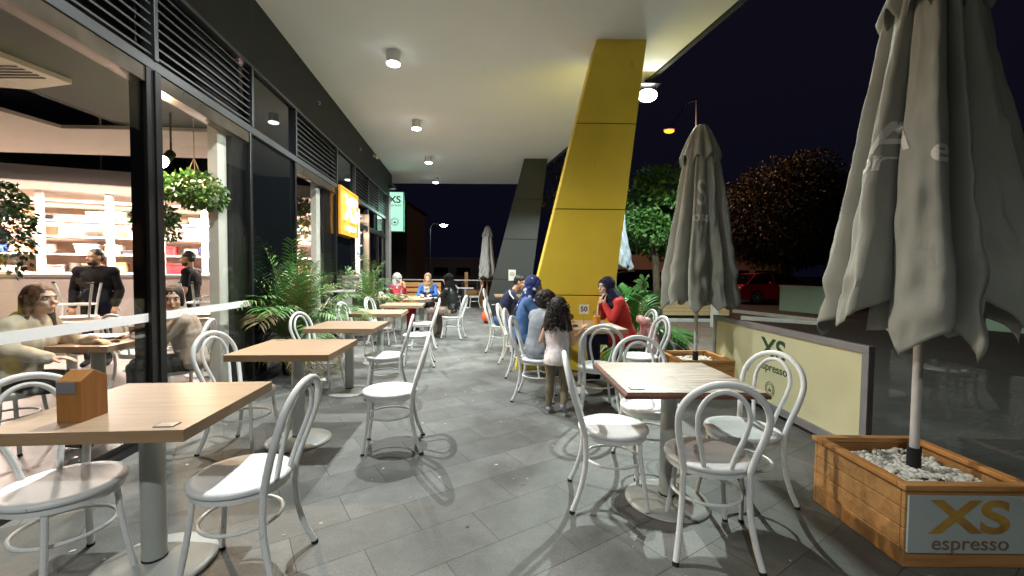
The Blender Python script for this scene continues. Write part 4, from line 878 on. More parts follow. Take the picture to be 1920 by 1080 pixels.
for kind, colr, a, z, w, h in (
 ('oven tray', 'straw', -1.4, 2.285, 0.407, 0.09), ('plate stack', 'white', -0.79, 2.285, 0.211, 0.079), ('storage tub', 'brown', -0.5, 2.285, 0.308, 0.204), ('plate stack', 'dark grey', -0.2, 2.285, 0.242, 0.095), ('oven tray', 'steel', 0.24, 2.285, 0.396, 0.083), ('storage tub', 'white', 0.61, 2.285, 0.317, 0.162), ('bowl stack', 'white', 0.91, 2.285, 0.224, 0.204), ('oven tray', 'straw', 1.27, 2.285, 0.427, 0.063), ('plate stack', 'white', 1.91, 2.285, 0.264, 0.065), ('storage tub', 'brown', 2.24, 2.285, 0.342, 0.128), ('plate stack', 'dark grey', 2.59, 2.285, 0.295, 0.067), ('oven tray', 'steel', 2.94, 2.285, 0.361, 0.098), ('storage tub', 'white', 3.59, 2.285, 0.332, 0.181), ('bowl stack', 'white', 3.9, 2.285, 0.226, 0.197), ('oven tray', 'straw', 4.31, 2.285, 0.362, 0.074), ('plate stack', 'white', 4.67, 2.285, 0.293, 0.071), ('storage tub', 'brown', 5.0, 2.285, 0.272, 0.179), ('storage tub', 'dark grey', -1.45, 1.985, 0.303, 0.188), ('storage tub', 'dark grey', -1.14, 1.985, 0.273, 0.197), ('storage tub', 'copper', -0.73, 1.985, 0.313, 0.143), ('bowl stack', 'white', -0.35, 1.985, 0.209, 0.14), ('bowl stack', 'copper', -0.11, 1.985, 0.226, 0.167), ('bowl stack', 'white', 0.2, 1.985, 0.161, 0.206), ('plate stack', 'white', 0.46, 1.985, 0.242, 0.094), ('oven tray', 'brown', 0.86, 1.985, 0.327, 0.067), ('storage tub', 'white', 1.18, 1.985, 0.252, 0.148), ('jar', 'white', 1.48, 1.985, 0.11, 0.185), ('bowl stack', 'steel', 1.93, 1.985, 0.178, 0.177), ('storage tub', 'dark grey', 2.47, 1.985, 0.319, 0.195), ('storage tub', 'dark grey', 2.81, 1.985, 0.244, 0.208), ('storage tub', 'copper', 3.08, 1.985, 0.262, 0.171), ('bowl stack', 'white', 3.37, 1.985, 0.224, 0.166), ('bowl stack', 'copper', 3.87, 1.985, 0.166, 0.197), ('bowl stack', 'white', 4.09, 1.985, 0.172, 0.142), ('plate stack', 'white', 4.34, 1.985, 0.274, 0.072), ('oven tray', 'brown', 4.77, 1.985, 0.343, 0.062), ('storage tub', 'blue', -1.45, 1.655, 0.296, 0.162), ('takeaway box', 'white', -1.14, 1.655, 0.275, 0.166), ('storage tub', 'blue', -0.8, 1.655, 0.288, 0.163), ('takeaway box', 'copper', -0.49, 1.655, 0.297, 0.192), ('bowl stack', 'white', -0.13, 1.655, 0.183, 0.154), ('storage tub', 'steel', 0.43, 1.655, 0.34, 0.181), ('takeaway box', 'white', 0.83, 1.655, 0.218, 0.174), ('oven tray', 'dark grey', 1.13, 1.655, 0.328, 0.077), ('jar', 'copper', 1.38, 1.655, 0.115, 0.25), ('storage tub', 'red', 1.64, 1.655, 0.342, 0.166), ('saucepan', 'steel', 2.06, 1.655, 0.25, 0.127), ('storage tub', 'blue', 2.37, 1.655, 0.271, 0.162), ('takeaway box', 'white', 2.64, 1.655, 0.218, 0.209), ('storage tub', 'blue', 3.22, 1.655, 0.341, 0.181), ('takeaway box', 'copper', 3.66, 1.655, 0.287, 0.151), ('bowl stack', 'white', 4.01, 1.655, 0.179, 0.205), ('storage tub', 'steel', 4.54, 1.655, 0.278, 0.194), ('takeaway box', 'white', 4.86, 1.655, 0.271, 0.195), ('oven tray', 'dark grey', 5.23, 1.655, 0.371, 0.088), ('saucepan', 'dark grey', -1.47, 1.28, 0.262, 0.124), ('oven tray', 'dark grey', -1.06, 1.28, 0.454, 0.074), ('takeaway box', 'white', -0.67, 1.28, 0.261, 0.136), ('storage tub', 'steel', -0.08, 1.28, 0.321, 0.155), ('bowl stack', 'white', 0.22, 1.28, 0.192, 0.209), ('storage tub', 'copper', 0.51, 1.28, 0.277, 0.182), ('takeaway box', 'brown', 0.89, 1.28, 0.24, 0.211), ('bottle', 'steel', 1.17, 1.28, 0.08, 0.295), ('jar', 'dark grey', 1.56, 1.28, 0.102, 0.248), ('storage tub', 'red', 1.8, 1.28, 0.328, 0.207), ('saucepan', 'dark grey', 2.19, 1.28, 0.216, 0.111), ('oven tray', 'dark grey', 2.59, 1.28, 0.344, 0.091), ('takeaway box', 'white', 3.19, 1.28, 0.255, 0.219), ('storage tub', 'steel', 3.52, 1.28, 0.305, 0.193), ('bowl stack', 'white', 3.83, 1.28, 0.21, 0.137), ('storage tub', 'copper', 4.12, 1.28, 0.302, 0.181), ('takeaway box', 'brown', 4.41, 1.28, 0.228, 0.197), ('bottle', 'steel', 4.59, 1.28, 0.08, 0.298), ('jar', 'dark grey', 4.71, 1.28, 0.098, 0.163), ('storage tub', 'red', 4.98, 1.28, 0.342, 0.169)):
    good(kind, colr, a, b0, z, w, h)
for kind, colr, a, z, w, h in (('takeaway box', 'brown', -0.75, 1.27, 0.34, 0.26), ('takeaway box', 'brown', -0.45, 1.27, 0.28, 0.16), ('takeaway box', 'white', -0.1, 1.27, 0.3, 0.05), ('bottle', 'white', 2.95, 1.27, 0.07, 0.2), ('bottle', 'steel', 3.45, 1.27, 0.07, 0.22), ('jar', 'dark grey', 3.7, 1.27, 0.1, 0.14)):
    good(kind, colr, a, 0.45, z, w, h)
t = thing('cutlery_tub', 'bright orange cutlery tub on a ledge at the right end of the counter', 'tub', K(4.55, -0.15, 1.0), math.atan2(kd.y, kd.x))
mb = MB()
for i in range(7): mb.box((-0.21+i*0.07, 0, 0.09), (0.05, 0.2, 0.18+0.02*(i % 2)))
mb.build('dividers', GC['orange'], t, smooth=False); mb = MB(); mb.box((0, 0, 0.04), (0.52, 0.24, 0.08)); mb.build('body', GC['orange'], t, bevel=0.005)
t = thing('ledge', 'white service ledge in front of the counter', 'ledge', K(3.9, -0.15, 0.0), math.atan2(kd.y, kd.x))
mb = MB(); mb.box((0.2, 0, 0.98), (2.2, 0.35, 0.035)); mb.build('top', GC['white'], t, smooth=False); mb = MB(); mb.box((0.2, 0.1, 0.48), (2.1, 0.05, 0.96)); mb.build('panel', M['cream_col'], t, smooth=False)
# copper heat lamps
for i, a in enumerate((-0.95, -0.3, 0.0)):
    if i == 0: continue
    t = thing('heat_lamp', 'copper cone heat lamp over the kitchen pass, %s of the two' % ('left' if i == 1 else 'right'), 'heat lamp', K(a*1.6-0.05, 0.55, 1.66), 0, 'copper heat lamps')
    mb = MB(); mb.lathe([(0.03, 0.19), (0.03, 0.13), (0.05, 0.11), (0.13, 0.0), (0.12, 0.0), (0.04, 0.10)], n=20); mb.build('shade', mat('copper', (0.75, 0.32, 0.18), 0.3, metal=0.7), t)
    mb = MB(); mb.tube([(0, 0, 0.19), (0, 0, 1.13)], 0.006, 6); mb.build('cord', M['rubber'], t)
    mb = MB(); mb.ell((0, 0, 0.03), 0.04); mb.build('bulb', emis('heat_bulb', (1.0, 0.55, 0.2), 6), t)
# recessed lights in the kitchen ceiling
KL = emis('kitchen_led', (1.0, 0.88, 0.78), 9)
k_ = 0
for a in (-1.2, 0.2, 1.0, 1.8, 2.6, 3.6, 4.4):
    for b in ((1.05,) if a != 1.8 else (0.5,)):
        k_ += 1; t = thing('recessed_light', 'small round recessed light in the kitchen ceiling, %s from the left' % ORDW[k_-1], 'ceiling light', K(a, b, 2.80), 0, 'recessed kitchen lights')
        mb = MB(); mb.lathe([(0, -0.002), (0.055, -0.002), (0.07, -0.004), (0.07, 0.0)], n=18); mb.build('trim', M['paper'], t)
        mb = MB(); mb.lathe([(0, -0.006), (0.052, -0.006), (0.052, -0.003), (0, -0.003)], n=18); mb.build('lens', KL, t)
for a in (-1.2, 0.8, 2.6, 4.4):
    l = lamp('kitchen_lamp', 'AREA', K(a, 1.0, 2.72), KTP, (1.0, 0.84, 0.75), None, size=0.35, target=K(a, 1.25, 0.5)); l.name = 'kitchen_lamp'
# track spotlight that glares at the camera
t = thing('track_spotlight', 'glaring warm spotlight hanging inside beside the black window post', 'spotlight', (-3.55, 4.38, 2.46))
mb = MB(); mb.cone((0, 0, 0.02), (-0.03, 0.12, 0.12), 0.045, 0.045, 16); mb.build('housing', M['rubber'], t)
mb = MB(); mb.ell((0.0, -0.03, 0.0), (0.06, 0.035, 0.06)); mb.build('lens', emis('track_lens', (1.0, 0.82, 0.62), 80), t)
mb = MB(); mb.tube([(-0.03, 0.12, 0.12), (-0.03, 0.12, 0.54)], 0.01, 6); mb.build('stem', M['rubber'], t)
lamp('track_lamp', 'SPOT', (0.02, -0.08, -0.02), TRP, (1.0, 0.66, 0.38), t, size=0.025, spot=120, blend=0.5, target=(1.3, -0.8, -0.75))
lamp('cafe_fill', 'AREA', (-6.2, 4.9, 2.9), CFP, (1.0, 0.80, 0.66), None, size=0.8, target=(-6.2, 4.9, 0)).name = 'cafe_fill'  # unseen area fill added for the cafe interior, no fixture
lamp('cafe_fill', 'AREA', (-4.6, 8.5, 2.9), CFP*0.5, (1.0, 0.80, 0.66), None, size=0.6, target=(-4.6, 8.5, 0))
t = thing('air_conditioner', 'flush cream ceiling air-conditioning cassette with slots, top left inside', 'air conditioner', (0, 0, 0))
mb = MB(); q = [(-4.40, 3.70), (-4.40, 4.28), (-4.98, 4.40), (-5.7, 4.1), (-5.7, 3.70)]
mb.prism([(-3.86, 3.25), (-3.80, 3.72), (-4.30, 3.84), (-4.9, 3.72), (-4.9, 3.25)], 2.955, 2.997); mb.build('casing', mat('ac_cream', (0.72, 0.62, 0.52), 0.6, emit=(0.7, 0.55, 0.42), estr=0.0), t, smooth=False)
mb = MB()
for i in range(5): mb.box((-4.3-0.0, 3.40+i*0.05, 2.952), (0.8, 0.018, 0.006), R(0))
mb.build('slots', M['rubber'], t, smooth=False)
# inner tables and chairs
def it(x, y, a, lab):
    return dup(tb, (x, y, 0.006), a, lab, 'oak tables inside the cafe')
it(-3.52, 3.60, 0.08, 'oak table inside the window between the two seated women')
it(-5.2, 5.0, 0.1, 'oak table inside with an upturned chair on it, nearer the window post')
it(-4.0, 5.55, 0.1, 'oak table inside with an upturned chair on it, left of the cream column')
it(-5.3, 8.6, 0.1, 'oak table deep inside, seen past the second cream column')
def up(x, y, h, lab):
    c = dup(chair0, (x, y, 1.21), R(h), lab, 'white chairs inside the cafe'); c.rotation_euler = (R(180), 0, R(h)); return c
up(-5.15, 5.02, 30, 'upturned white chair on the inner table nearer the window post')
up(-4.0, 5.5, -40, 'upturned white chair on the inner table left of the cream column')
for x, y, h, lab in ((-3.78, 3.16, 12, 'white chair inside under the woman in the cream fleece'), (-3.17, 3.98, 200, 'white chair inside under the woman in the beige jumper'),
    (-4.1, 4.7, 80, 'empty white chair inside behind the two seated women'), (-3.5, 5.9, 200, 'empty white chair inside close to the cream column'), (-4.7, 6.0, 100, 'empty white chair inside in front of the service ledge')):
    dup(chair0, (x, y, 0.006), R(h), lab, 'white chairs inside the cafe')
o = dish('platter', (-3.50, 3.72, 0.771), 0.14, M['pot'], 'dark platter of food on the inner window table', 'plate')
t = thing('smartphone', 'dark phone lying on the inner window table', 'phone', (-3.30, 3.46, 0.771), 0.7); mb = MB(); mb.box((0, 0, 0.005), (0.15, 0.075, 0.008)); mb.build('body', M['pot'], t, bevel=0.003); mb = MB(); mb.box((0, 0, 0.0095), (0.14, 0.068, 0.001)); mb.build('screen', M['dark_glass'], t, smooth=False)
t = thing('tumbler', 'dark glass tumbler on the inner window table', 'glass', (-3.28, 3.68, 0.771)); mb = MB(); mb.lathe([(0, 0), (0.03, 0), (0.037, 0.1), (0.034, 0.1), (0.028, 0.005), (0, 0.005)], n=18); mb.build('body', M['dark_glass'], t)
mbk = thing('menu_block', 'slanted varnished menu block on the inner window table', 'menu holder', (-3.36, 3.88, 0.771), R(10)); mb = MB(); mb.hexa([(-0.05, -0.05, 0), (0.05, -0.05, 0), (0.05, 0.05, 0), (-0.05, 0.05, 0)], [(-0.05, -0.05, 0.15), (0.05, -0.05, 0.15), (0.05, 0.0, 0.19), (-0.05, 0.0, 0.19)]); mb.build('block', M['menu_wood'], mbk, smooth=False)
# exit sign
t = thing('exit_sign', 'lit green and white exit sign hanging deep inside the cafe', 'sign', (-5.15, 10.0, 2.32), R(5))
mb = MB(); mb.box((0, 0, 0), (0.46, 0.05, 0.18)); mb.build('case', M['paper'], t, smooth=False)
mb = MB(); mb.box((-0.05, -0.027, 0), (0.22, 0.004, 0.15)); mb.build('lit_green', emis('exit_green', (0.02, 0.75, 0.6), 1.2), t, smooth=False)
mb = MB(); mb.box((0.14, -0.027, 0), (0.15, 0.004, 0.15)); mb.box((-0.19, -0.027, 0), (0.05, 0.004, 0.15)); mb.build('lit_white', emis('exit_white', (0.7, 0.95, 0.95), 1.2), t, smooth=False)
mb = MB(); mb.box((-0.05, -0.03, 0.02), (0.03, 0.002, 0.06)); mb.ell((-0.035, -0.03, 0.06), (0.013, 0.002, 0.013)); mb.box((-0.03, -0.03, -0.03), (0.06, 0.002, 0.015), mtx=Matrix.Rotation(0.6, 3, 'Y')); mb.build('running_figure', M['paper'], t, smooth=False)
mb = MB(); mb.tube([(0, 0, 0.09), (0, 0, 1.9)], 0.008, 6); mb.build('stem', M['paper'], t)

# ================================================================== PLANTS
def leaf_faces(mb, p, d, n, L, W, mi=0, bend=0.15):
    """one pointed leaf, two quads folded along the midrib"""
    d = d.normalized(); s = d.cross(n); s = s.normalized() if s.length > 1e-4 else Vector((1, 0, 0)); n = s.cross(d)
    a = p; m = p+d*L*0.5-n*L*bend*0.3; e = p+d*L-n*L*bend
    mb.add([a, m+s*W/2+n*W*0.12, e, m-s*W/2+n*W*0.12, m], [(0, 1, 4), (1, 2, 4), (2, 3, 4), (3, 0, 4)], mi)
def frond(mb, rnd, base, az, elev, L, droop, nl, ll, lw, mi=0, stem_mb=None):
    pts = []; p = Vector(base); d = Vector((math.cos(az)*math.cos(elev), math.sin(az)*math.cos(elev), math.sin(elev)))
    N = 14
    for i in range(N+1):
        pts.append(p.copy()); d = (d + Vector((0, 0, -droop/N*(0.4+1.6*i/N)))).normalized(); p = p+d*L/N
    (stem_mb or mb).tube(pts, [0.007*(1-0.75*i/N) for i in range(N+1)], 5)
    for k in range(nl):
        f = 0.22+0.78*(k+0.5)/nl; i = min(int(f*N), N-1); q = pts[i].lerp(pts[i+1], f*N-i); dd = (pts[i+1]-pts[i]).normalized()
        side = dd.cross(Vector((0, 0, 1))).normalized(); up = side.cross(dd)
        env = math.sin(math.pi*min(1, (f-0.15)/0.9))**0.6+0.15
        for s in (-1, 1):
            ld = (dd*0.75+side*s*0.9+up*(0.25)+Vector((rnd.uniform(-.1, .1), rnd.uniform(-.1, .1), rnd.uniform(-.15, .05)))).normalized()
            n = (up+side*s*-0.4).normalized(); l = ll*env*rnd.uniform(0.85, 1.1)
            sd = ld.cross(n).normalized(); a = q; b = q+ld*l*0.4-Vector((0, 0, l*0.04)); c = q+ld*l*0.75-Vector((0, 0, l*0.16)); e = q+ld*l*0.98-Vector((0, 0, l*0.38)); w = lw*0.5
            mb.add([a, b+sd*w, b-sd*w, c+sd*w*0.75, c-sd*w*0.75, e], [(0, 1, 2), (1, 3, 4, 2), (3, 5, 4)], mi if rnd.random() > 0.06 else 1)
def potted_palm(name, lab, loc, n, seed, H, dry=0.2, potr=0.17, poth=0.34, nl=24, ll=0.24, mats=None, spread=1.0, lw=0.022):
    rnd = random.Random(seed); t = thing(name, lab, 'potted plant', loc, 0, 'potted palms on the terrace')
    mb = MB(); mb.lathe([(0, 0), (potr*0.75, 0), (potr, poth*0.92), (potr*1.06, poth*0.92), (potr*1.06, poth), (potr*0.95, poth), (potr*0.9, poth*0.9), (0, poth*0.9)], n=28); mb.build('pot', M['pot'], t)
    st = MB()
    fm = MB()
    for i in range(n):
        az = 2*math.pi*(i*0.382)+rnd.uniform(-.3, .3); f = i/n
        el = R(84-52*f*spread+rnd.uniform(-6, 6)); L = H*rnd.uniform(0.70, 1.0)*(1-0.12*f)
        b = Vector((rnd.uniform(-.05, .05), rnd.uniform(-.05, .05), poth*0.85))
        frond(fm, rnd, b, az, el, L, 0.9+1.1*f, nl, ll, lw, 1 if rnd.random() < dry*f*1.6 else 0, st)
    for i in range(int(n*dry*1.2)):   # brown drooping fronds low down
        az = rnd.uniform(0, 6.28); frond(fm, rnd, Vector((0, 0, poth*0.9)), az, R(rnd.uniform(30, 60)), H*rnd.uniform(0.4, 0.55), 2.6, 14, ll*0.7, 0.02, 1, st)
    fm.build('fronds', mats or [M['leaf'], M['leaf_dry']], t, smooth=False); st.build('stems', mat('palm_stem', (0.12, 0.17, 0.05), 0.5), t)
    return t
potted_palm('potted_palm', 'large bushy palm in a black pot against the shopfront, left of the neon sign', (-2.90, 5.62, 0), 42, 4, 1.52, dry=0.2, ll=0.29, nl=26, spread=0.52, lw=0.020)
potted_palm('potted_palm', 'second bushy palm, in a black pot near the cafe door beside the crimson coat', (-3.16, 8.85, 0), 30, 9, 1.45, dry=0.2, ll=0.28, spread=0.60, lw=0.020)
potted_palm('potted_palm', 'bright green palm in a pot between the yellow pillar and the short cream barrier', (1.86, 6.35, 0), 9, 5, 1.08, dry=0.1, nl=24, ll=0.40, lw=0.040, mats=[mat('leaf_bright', (0.05, 0.21, 0.03), 0.4, noise_s=6, noise_a=0.4), M['leaf']])

def leaf_cloud(mb, rnd, blobs, count, L, W, nm=2, surf=0.55):
    tot = sum(b[1]**2 for b in blobs)
    for c, r, sz in [(Vector(b[0]), b[1], b[2] if len(b) > 2 else 1.0) for b in blobs]:
        for _ in range(int(count*r*r/tot)):
            u = Vector((rnd.gauss(0, 1), rnd.gauss(0, 1), rnd.gauss(0, 1))).normalized(); rr = r*(surf+(1-surf)*rnd.random()**0.5)*rnd.uniform(0.8, 1.08)
            p = c+Vector((u.x*rr, u.y*rr, u.z*rr*sz)); d = (u+Vector((rnd.uniform(-.8, .8), rnd.uniform(-.8, .8), rnd.uniform(-.9, .3)))).normalized()
            n = Vector((rnd.uniform(-1, 1), rnd.uniform(-1, 1), rnd.uniform(0, 1))).normalized(); s = rnd.uniform(0.7, 1.25)
            leaf_faces(mb, p, d, n, L*s, W*s, rnd.randrange(nm))
def hanging_plant(lab, loc, r, seed, mats, tail=1.0, ztop=2.95):
    rnd = random.Random(seed); t = thing('hanging_plant', lab, 'hanging plant', loc, 0, 'hanging plants inside the cafe')
    mb = MB(); mb.lathe([(0, -0.06), (0.07, -0.06), (0.11, 0.06), (0.10, 0.06), (0, 0.04)], n=16); mb.build('basket', M['bark'], t)
    mb = MB(); top = ztop-loc[2]
    for a in (0, 2.1, 4.2): mb.tube([(0.1*math.cos(a), 0.1*math.sin(a), 0.06), (0, 0, 0.34)], 0.005, 5)
    mb.tube([(0, 0, 0.34), (0, 0, top)], 0.005, 5); mb.build('rope', mat('rope', (0.5, 0.35, 0.2), 0.8), t)
    bl = [((0, 0, 0.03), r, 0.62)]
    for i in range(6):
        a = rnd.uniform(0, 6.28); bl.append(((r*0.7*math.cos(a), r*0.7*math.sin(a), -r*rnd.uniform(0.1, 0.9)*tail), r*0.42, 1.3*tail))
    mb = MB(); leaf_cloud(mb, rnd, bl, 1500, 0.058, 0.036); mb.build('foliage', mats, t, smooth=False); return t
hanging_plant('bushy pale green hanging plant inside the window by the cream column', (-3.34, 4.50, 2.20), 0.27, 3, [M['leaf_light'], M['leaf']], 0.55)
hanging_plant('dark trailing hanging plant at the far left inside the cafe', (-5.20, 4.18, 2.02), 0.33, 8, [M['leaf'], M['leaf_dark']], 1.6)
hanging_plant('dark hanging plant inside, just right of the black window post', (-5.0, 6.0, 2.10), 0.26, 18, [M['leaf_dark'], M['leaf']], 1.1)
hanging_plant('straggly hanging plant with pale trails inside the second window', (-3.90, 7.75, 2.50), 0.24, 28, [M['leaf_dry'], M['leaf_light']], 2.2)

def tree(name, lab, loc, blobs, count, L, W, mats, trunk_h, tr=0.12, seed=1, surf=0.5, limbs=6):
    rnd = random.Random(seed); t = thing(name, lab, 'tree', loc, 0, 'trees across the road')
    mb = MB(); mb.tube([(0, 0, 0), (0.05, 0, trunk_h*0.5), (0, 0.05, trunk_h)], [tr, tr*0.8, tr*0.65], 10)
    for b in blobs[:limbs]:
        c = Vector(b[0]); mb.tube([Vector((0, 0, trunk_h*0.85)), Vector((0, 0, trunk_h)).lerp(c, 0.5)+Vector((0, 0, 0.15)), c], [tr*0.5, tr*0.3, tr*0.1], 7)
    mb.build('trunk', M['bark'], t)
    mb = MB(); leaf_cloud(mb, rnd, blobs, count, L, W, surf=surf); mb.build('crown', mats, t, smooth=False); return t
rnd = random.Random(77)
def blobset(R0, zc, n, rr, sz=1.0, seed=1):
    q = random.Random(seed); out = []
    for i in range(n):
        u = Vector((q.gauss(0, 1), q.gauss(0, 1), q.gauss(0, 1))).normalized(); k = q.uniform(0.45, 0.95)
        out.append(((u.x*R0[0]*k, u.y*R0[1]*k, zc+u.z*R0[2]*k), rr*q.uniform(0.7, 1.2), sz))
    return out
tree('street_tree', 'leafy green tree lit by the terrace lights behind the yellow pillar', (3.7, 11.0, 0), blobset((1.0, 1.1, 1.15), 2.95, 22, 0.46, seed=4), 9000, 0.13, 0.07, [mat('leaf_tree', (0.03, 0.095, 0.018), 0.5, noise_s=1.5, noise_a=0.5), M['leaf']], 1.9, seed=5)
tree('street_tree', 'darker tree rising behind the leafy green one', (2.6, 16.0, 0), blobset((1.5, 1.4, 1.7), 4.2, 18, 0.6, seed=6), 5000, 0.17, 0.09, [M['leaf_dark'], M['leaf_olive']], 2.0, seed=6)
tree('broad_tree', 'big round dark tree edged orange by the street lamp', (14.2, 22.2, 0), [((0, 0, 4.5), 3.3, 0.86), ((-0.8, -0.3, 4.0), 2.8, 0.8), ((1.2, -0.2, 4.2), 2.9, 0.8)]+blobset((3.3, 3.2, 2.8), 4.6, 40, 0.75, seed=14), 42000, 0.17, 0.09, [M['leaf_olive'], mat('leaf_olive_dark', (0.035, 0.036, 0.016), 0.55)], 2.6, tr=0.28, seed=7, surf=0.82)
tree('broad_tree', 'second broad dark tree behind the large umbrella', (21.0, 22.6, 0), blobset((4.6, 3.4, 2.6), 4.6, 34, 1.3, seed=24), 12000, 0.28, 0.14, [M['leaf_dark'], mat('leaf_olive_dim', (0.04, 0.04, 0.02), 0.55)], 2.4, tr=0.28, seed=8)
tree('street_tree', 'small dark tree beyond the corner of the cafe', (-8.0, 24.0, 0), blobset((1.6, 1.5, 1.6), 3.2, 14, 0.6, seed=34), 2500, 0.2, 0.1, [M['leaf_dark'], M['leaf_olive']], 1.8, seed=9)

# ================================================================== BACKGROUND
t = thing('brick_wall', 'long low cream brick wall beyond the terrace', 'wall', (4.4, 13.15, 0), R(1.5))
bm_ = mat('cream_block', (0.74, 0.57, 0.31), 0.8, noise_s=3, noise_a=0.2)
mb = MB()
for i in range(4): mb.box((0, 0, 0.10+0.115*i+0.055), (4.6, 0.25-0.002*(i % 2), 0.109))
mb.build('courses', bm_, t, smooth=False, bevel=0.004)
mb = MB(); mb.box((0, 0, 0.05), (4.6, 0.23, 0.10)); mb.box((0, 0, 0.32), (4.59, 0.23, 0.5)); mb.build('core', M['joint'], t, smooth=False)
def rwall(lab, a, b, h, m):
    a = Vector((*a, 0)); b = Vector((*b, 0)); d = b-a; t = thing('rendered_wall', lab, 'wall', (a+b)/2, math.atan2(d.y, d.x), 'rendered garden walls')
    mb = MB(); mb.box((0, 0, h/2), (d.length, 0.2, h)); mb.build('body', m, t, smooth=False, bevel=0.008)
    mb = MB(); mb.box((0, 0, h+0.02), (d.length+0.04, 0.26, 0.04)); mb.build('coping', m, t, smooth=False, bevel=0.006)
GW = mat('pale_green_render', (0.38, 0.50, 0.37), 0.8, noise_s=1.5, noise_a=0.15)
rwall('pale green rendered wall left of the large umbrella', (10.4, 16.4), (11.1, 14.2), 0.93, GW)
rwall('pale green rendered wall at the right edge behind the large umbrella', (11.3, 12.6), (13.4, 8.8), 0.62, GW)
t = thing('lawn_post', 'short white post with a box behind the cream banner', 'post', (5.25, 11.0, 0))
mb = MB(); mb.box((0, 0, 0.36), (0.14, 0.14, 0.72)); mb.build('shaft', M['cream_col'], t, smooth=False, bevel=0.005); mb = MB(); mb.box((0.17, 0, 0.1), (0.16, 0.16, 0.2)); mb.build('box', M['cream_col'], t, bevel=0.02)
# street lamps
def street_lamp(lab, base, top, arm, head, col, e, power, sz=0.35):
    t = thing('street_lamp', lab, 'street lamp', base, 0, 'street lamps')
    b = Vector(base); mb = MB(); mb.tube([(0, 0, 0), Vector(top)-b], [0.08, 0.05], 10); mb.build('pole', M['grey_panel'], t)
    mb = MB(); mb.tube([Vector(top)-b, Vector(arm)-b, Vector(head)-b], 0.03, 8); mb.build('arm', M['grey_panel'], t)
    h = Vector(head)-b; mb = MB(); mb.ell(h+Vector((0, 0, 0.06)), (sz, sz*0.55, 0.10)); mb.build('hood', M['grey_panel'], t)
    mb = MB(); mb.ell(h+Vector((0, 0, -0.03)), (sz*0.85, sz*0.5, 0.14)); mb.build('lens', emis('street_lens', col, e), t)
    lamp('street_lamp_light', 'POINT', h+Vector((0, -0.05, -0.35)), power, tuple(min(1, c*0.65+0.27) for c in col), t, size=0.15)
street_lamp('tall street lamp glowing orange above the middle umbrella', (10.3, 24.0, 0), (10.15, 24.0, 11.0), (9.6, 24.0, 10.85), (8.66, 24.0, 9.35), (1.0, 0.27, 0.02), 3.2, SLP, 0.34)
street_lamp('distant street lamp glowing white beyond the far end of the terrace', (-6.8, 35, 0), (-6.75, 35, 4.9), (-6.5, 35, 5.3), (-5.64, 35, 5.2), (0.85, 0.97, 1.0), 60, 60, 0.34)
# buildings
def building(lab, x0, x1, y, d, h, m, wins, roof=0.2, warm=False):
    t = thing('building', lab, 'building', ((x0+x1)/2, y+d/2, 0)); w = x1-x0
    mb = MB(); mb.box((0, 0, h/2), (w, d, h)); mb.build('wall', m, t, smooth=False)
    mb = MB(); mb.box((0, 0, h+roof/2), (w+0.3, d+0.3, roof)); mb.build('roof', M['grey_panel'], t, smooth=False)
    for wx, wz, ww, wh in wins:
        mb = MB(); mb.box((wx-(x0+x1)/2, -d/2-0.03, wz), (ww+0.12, 0.06, wh+0.12)); f = mb.build('window', M['black_metal'], t, smooth=False)
        mb = MB(); mb.box((wx-(x0+x1)/2, -d/2-0.065, wz), (ww, 0.02, wh)); mb.build('pane', M['dark_glass'], f, smooth=False)
BR = mat('tan_render', (0.26, 0.20, 0.14), 0.8, noise_s=1, noise_a=0.2)
building('tan rendered house across the road with dark low windows', 6.5, 21.5, 33, 6, 4.4, BR, [(8.0+i*2.35, 1.35, 1.7, 0.55) for i in range(6)]+[(9.0+i*3.2, 3.3, 1.0, 0.8) for i in range(4)])
building('dark low building beyond the railing', -11, 1, 42, 6, 2.6, mat('dim_brick', (0.06, 0.05, 0.05), 0.9, noise_s=1, noise_a=0.3), [(-7+i*2.2, 1.4, 1.3, 0.7) for i in range(3)], 0.15)
t = thing('building', 'brown gabled house corner beyond the end of the cafe', 'building', (-7.2, 21, 0))
mb = MB(); mb.box((0, 0, 2.2), (5.0, 4, 4.4)); mb.build('wall', mat('brown_brick', (0.012, 0.008, 0.006), 0.9, noise_s=2, noise_a=0.3), t, smooth=False)
mb = MB(); mb.add([(-2.7, -2.2, 4.4), (2.7, -2.2, 4.4), (2.7, 2.2, 4.4), (-2.7, 2.2, 4.4), (-1.6, -2.2, 6.6), (-1.6, 2.2, 6.6)], [(0, 1, 4), (1, 2, 5, 4), (2, 3, 5), (3, 0, 4, 5), (3, 2, 1, 0)]); mb.build('roof', mat('brown_tiles', (0.03, 0.018, 0.013), 0.9, noise_s=9, noise_a=0.4), t, smooth=False)

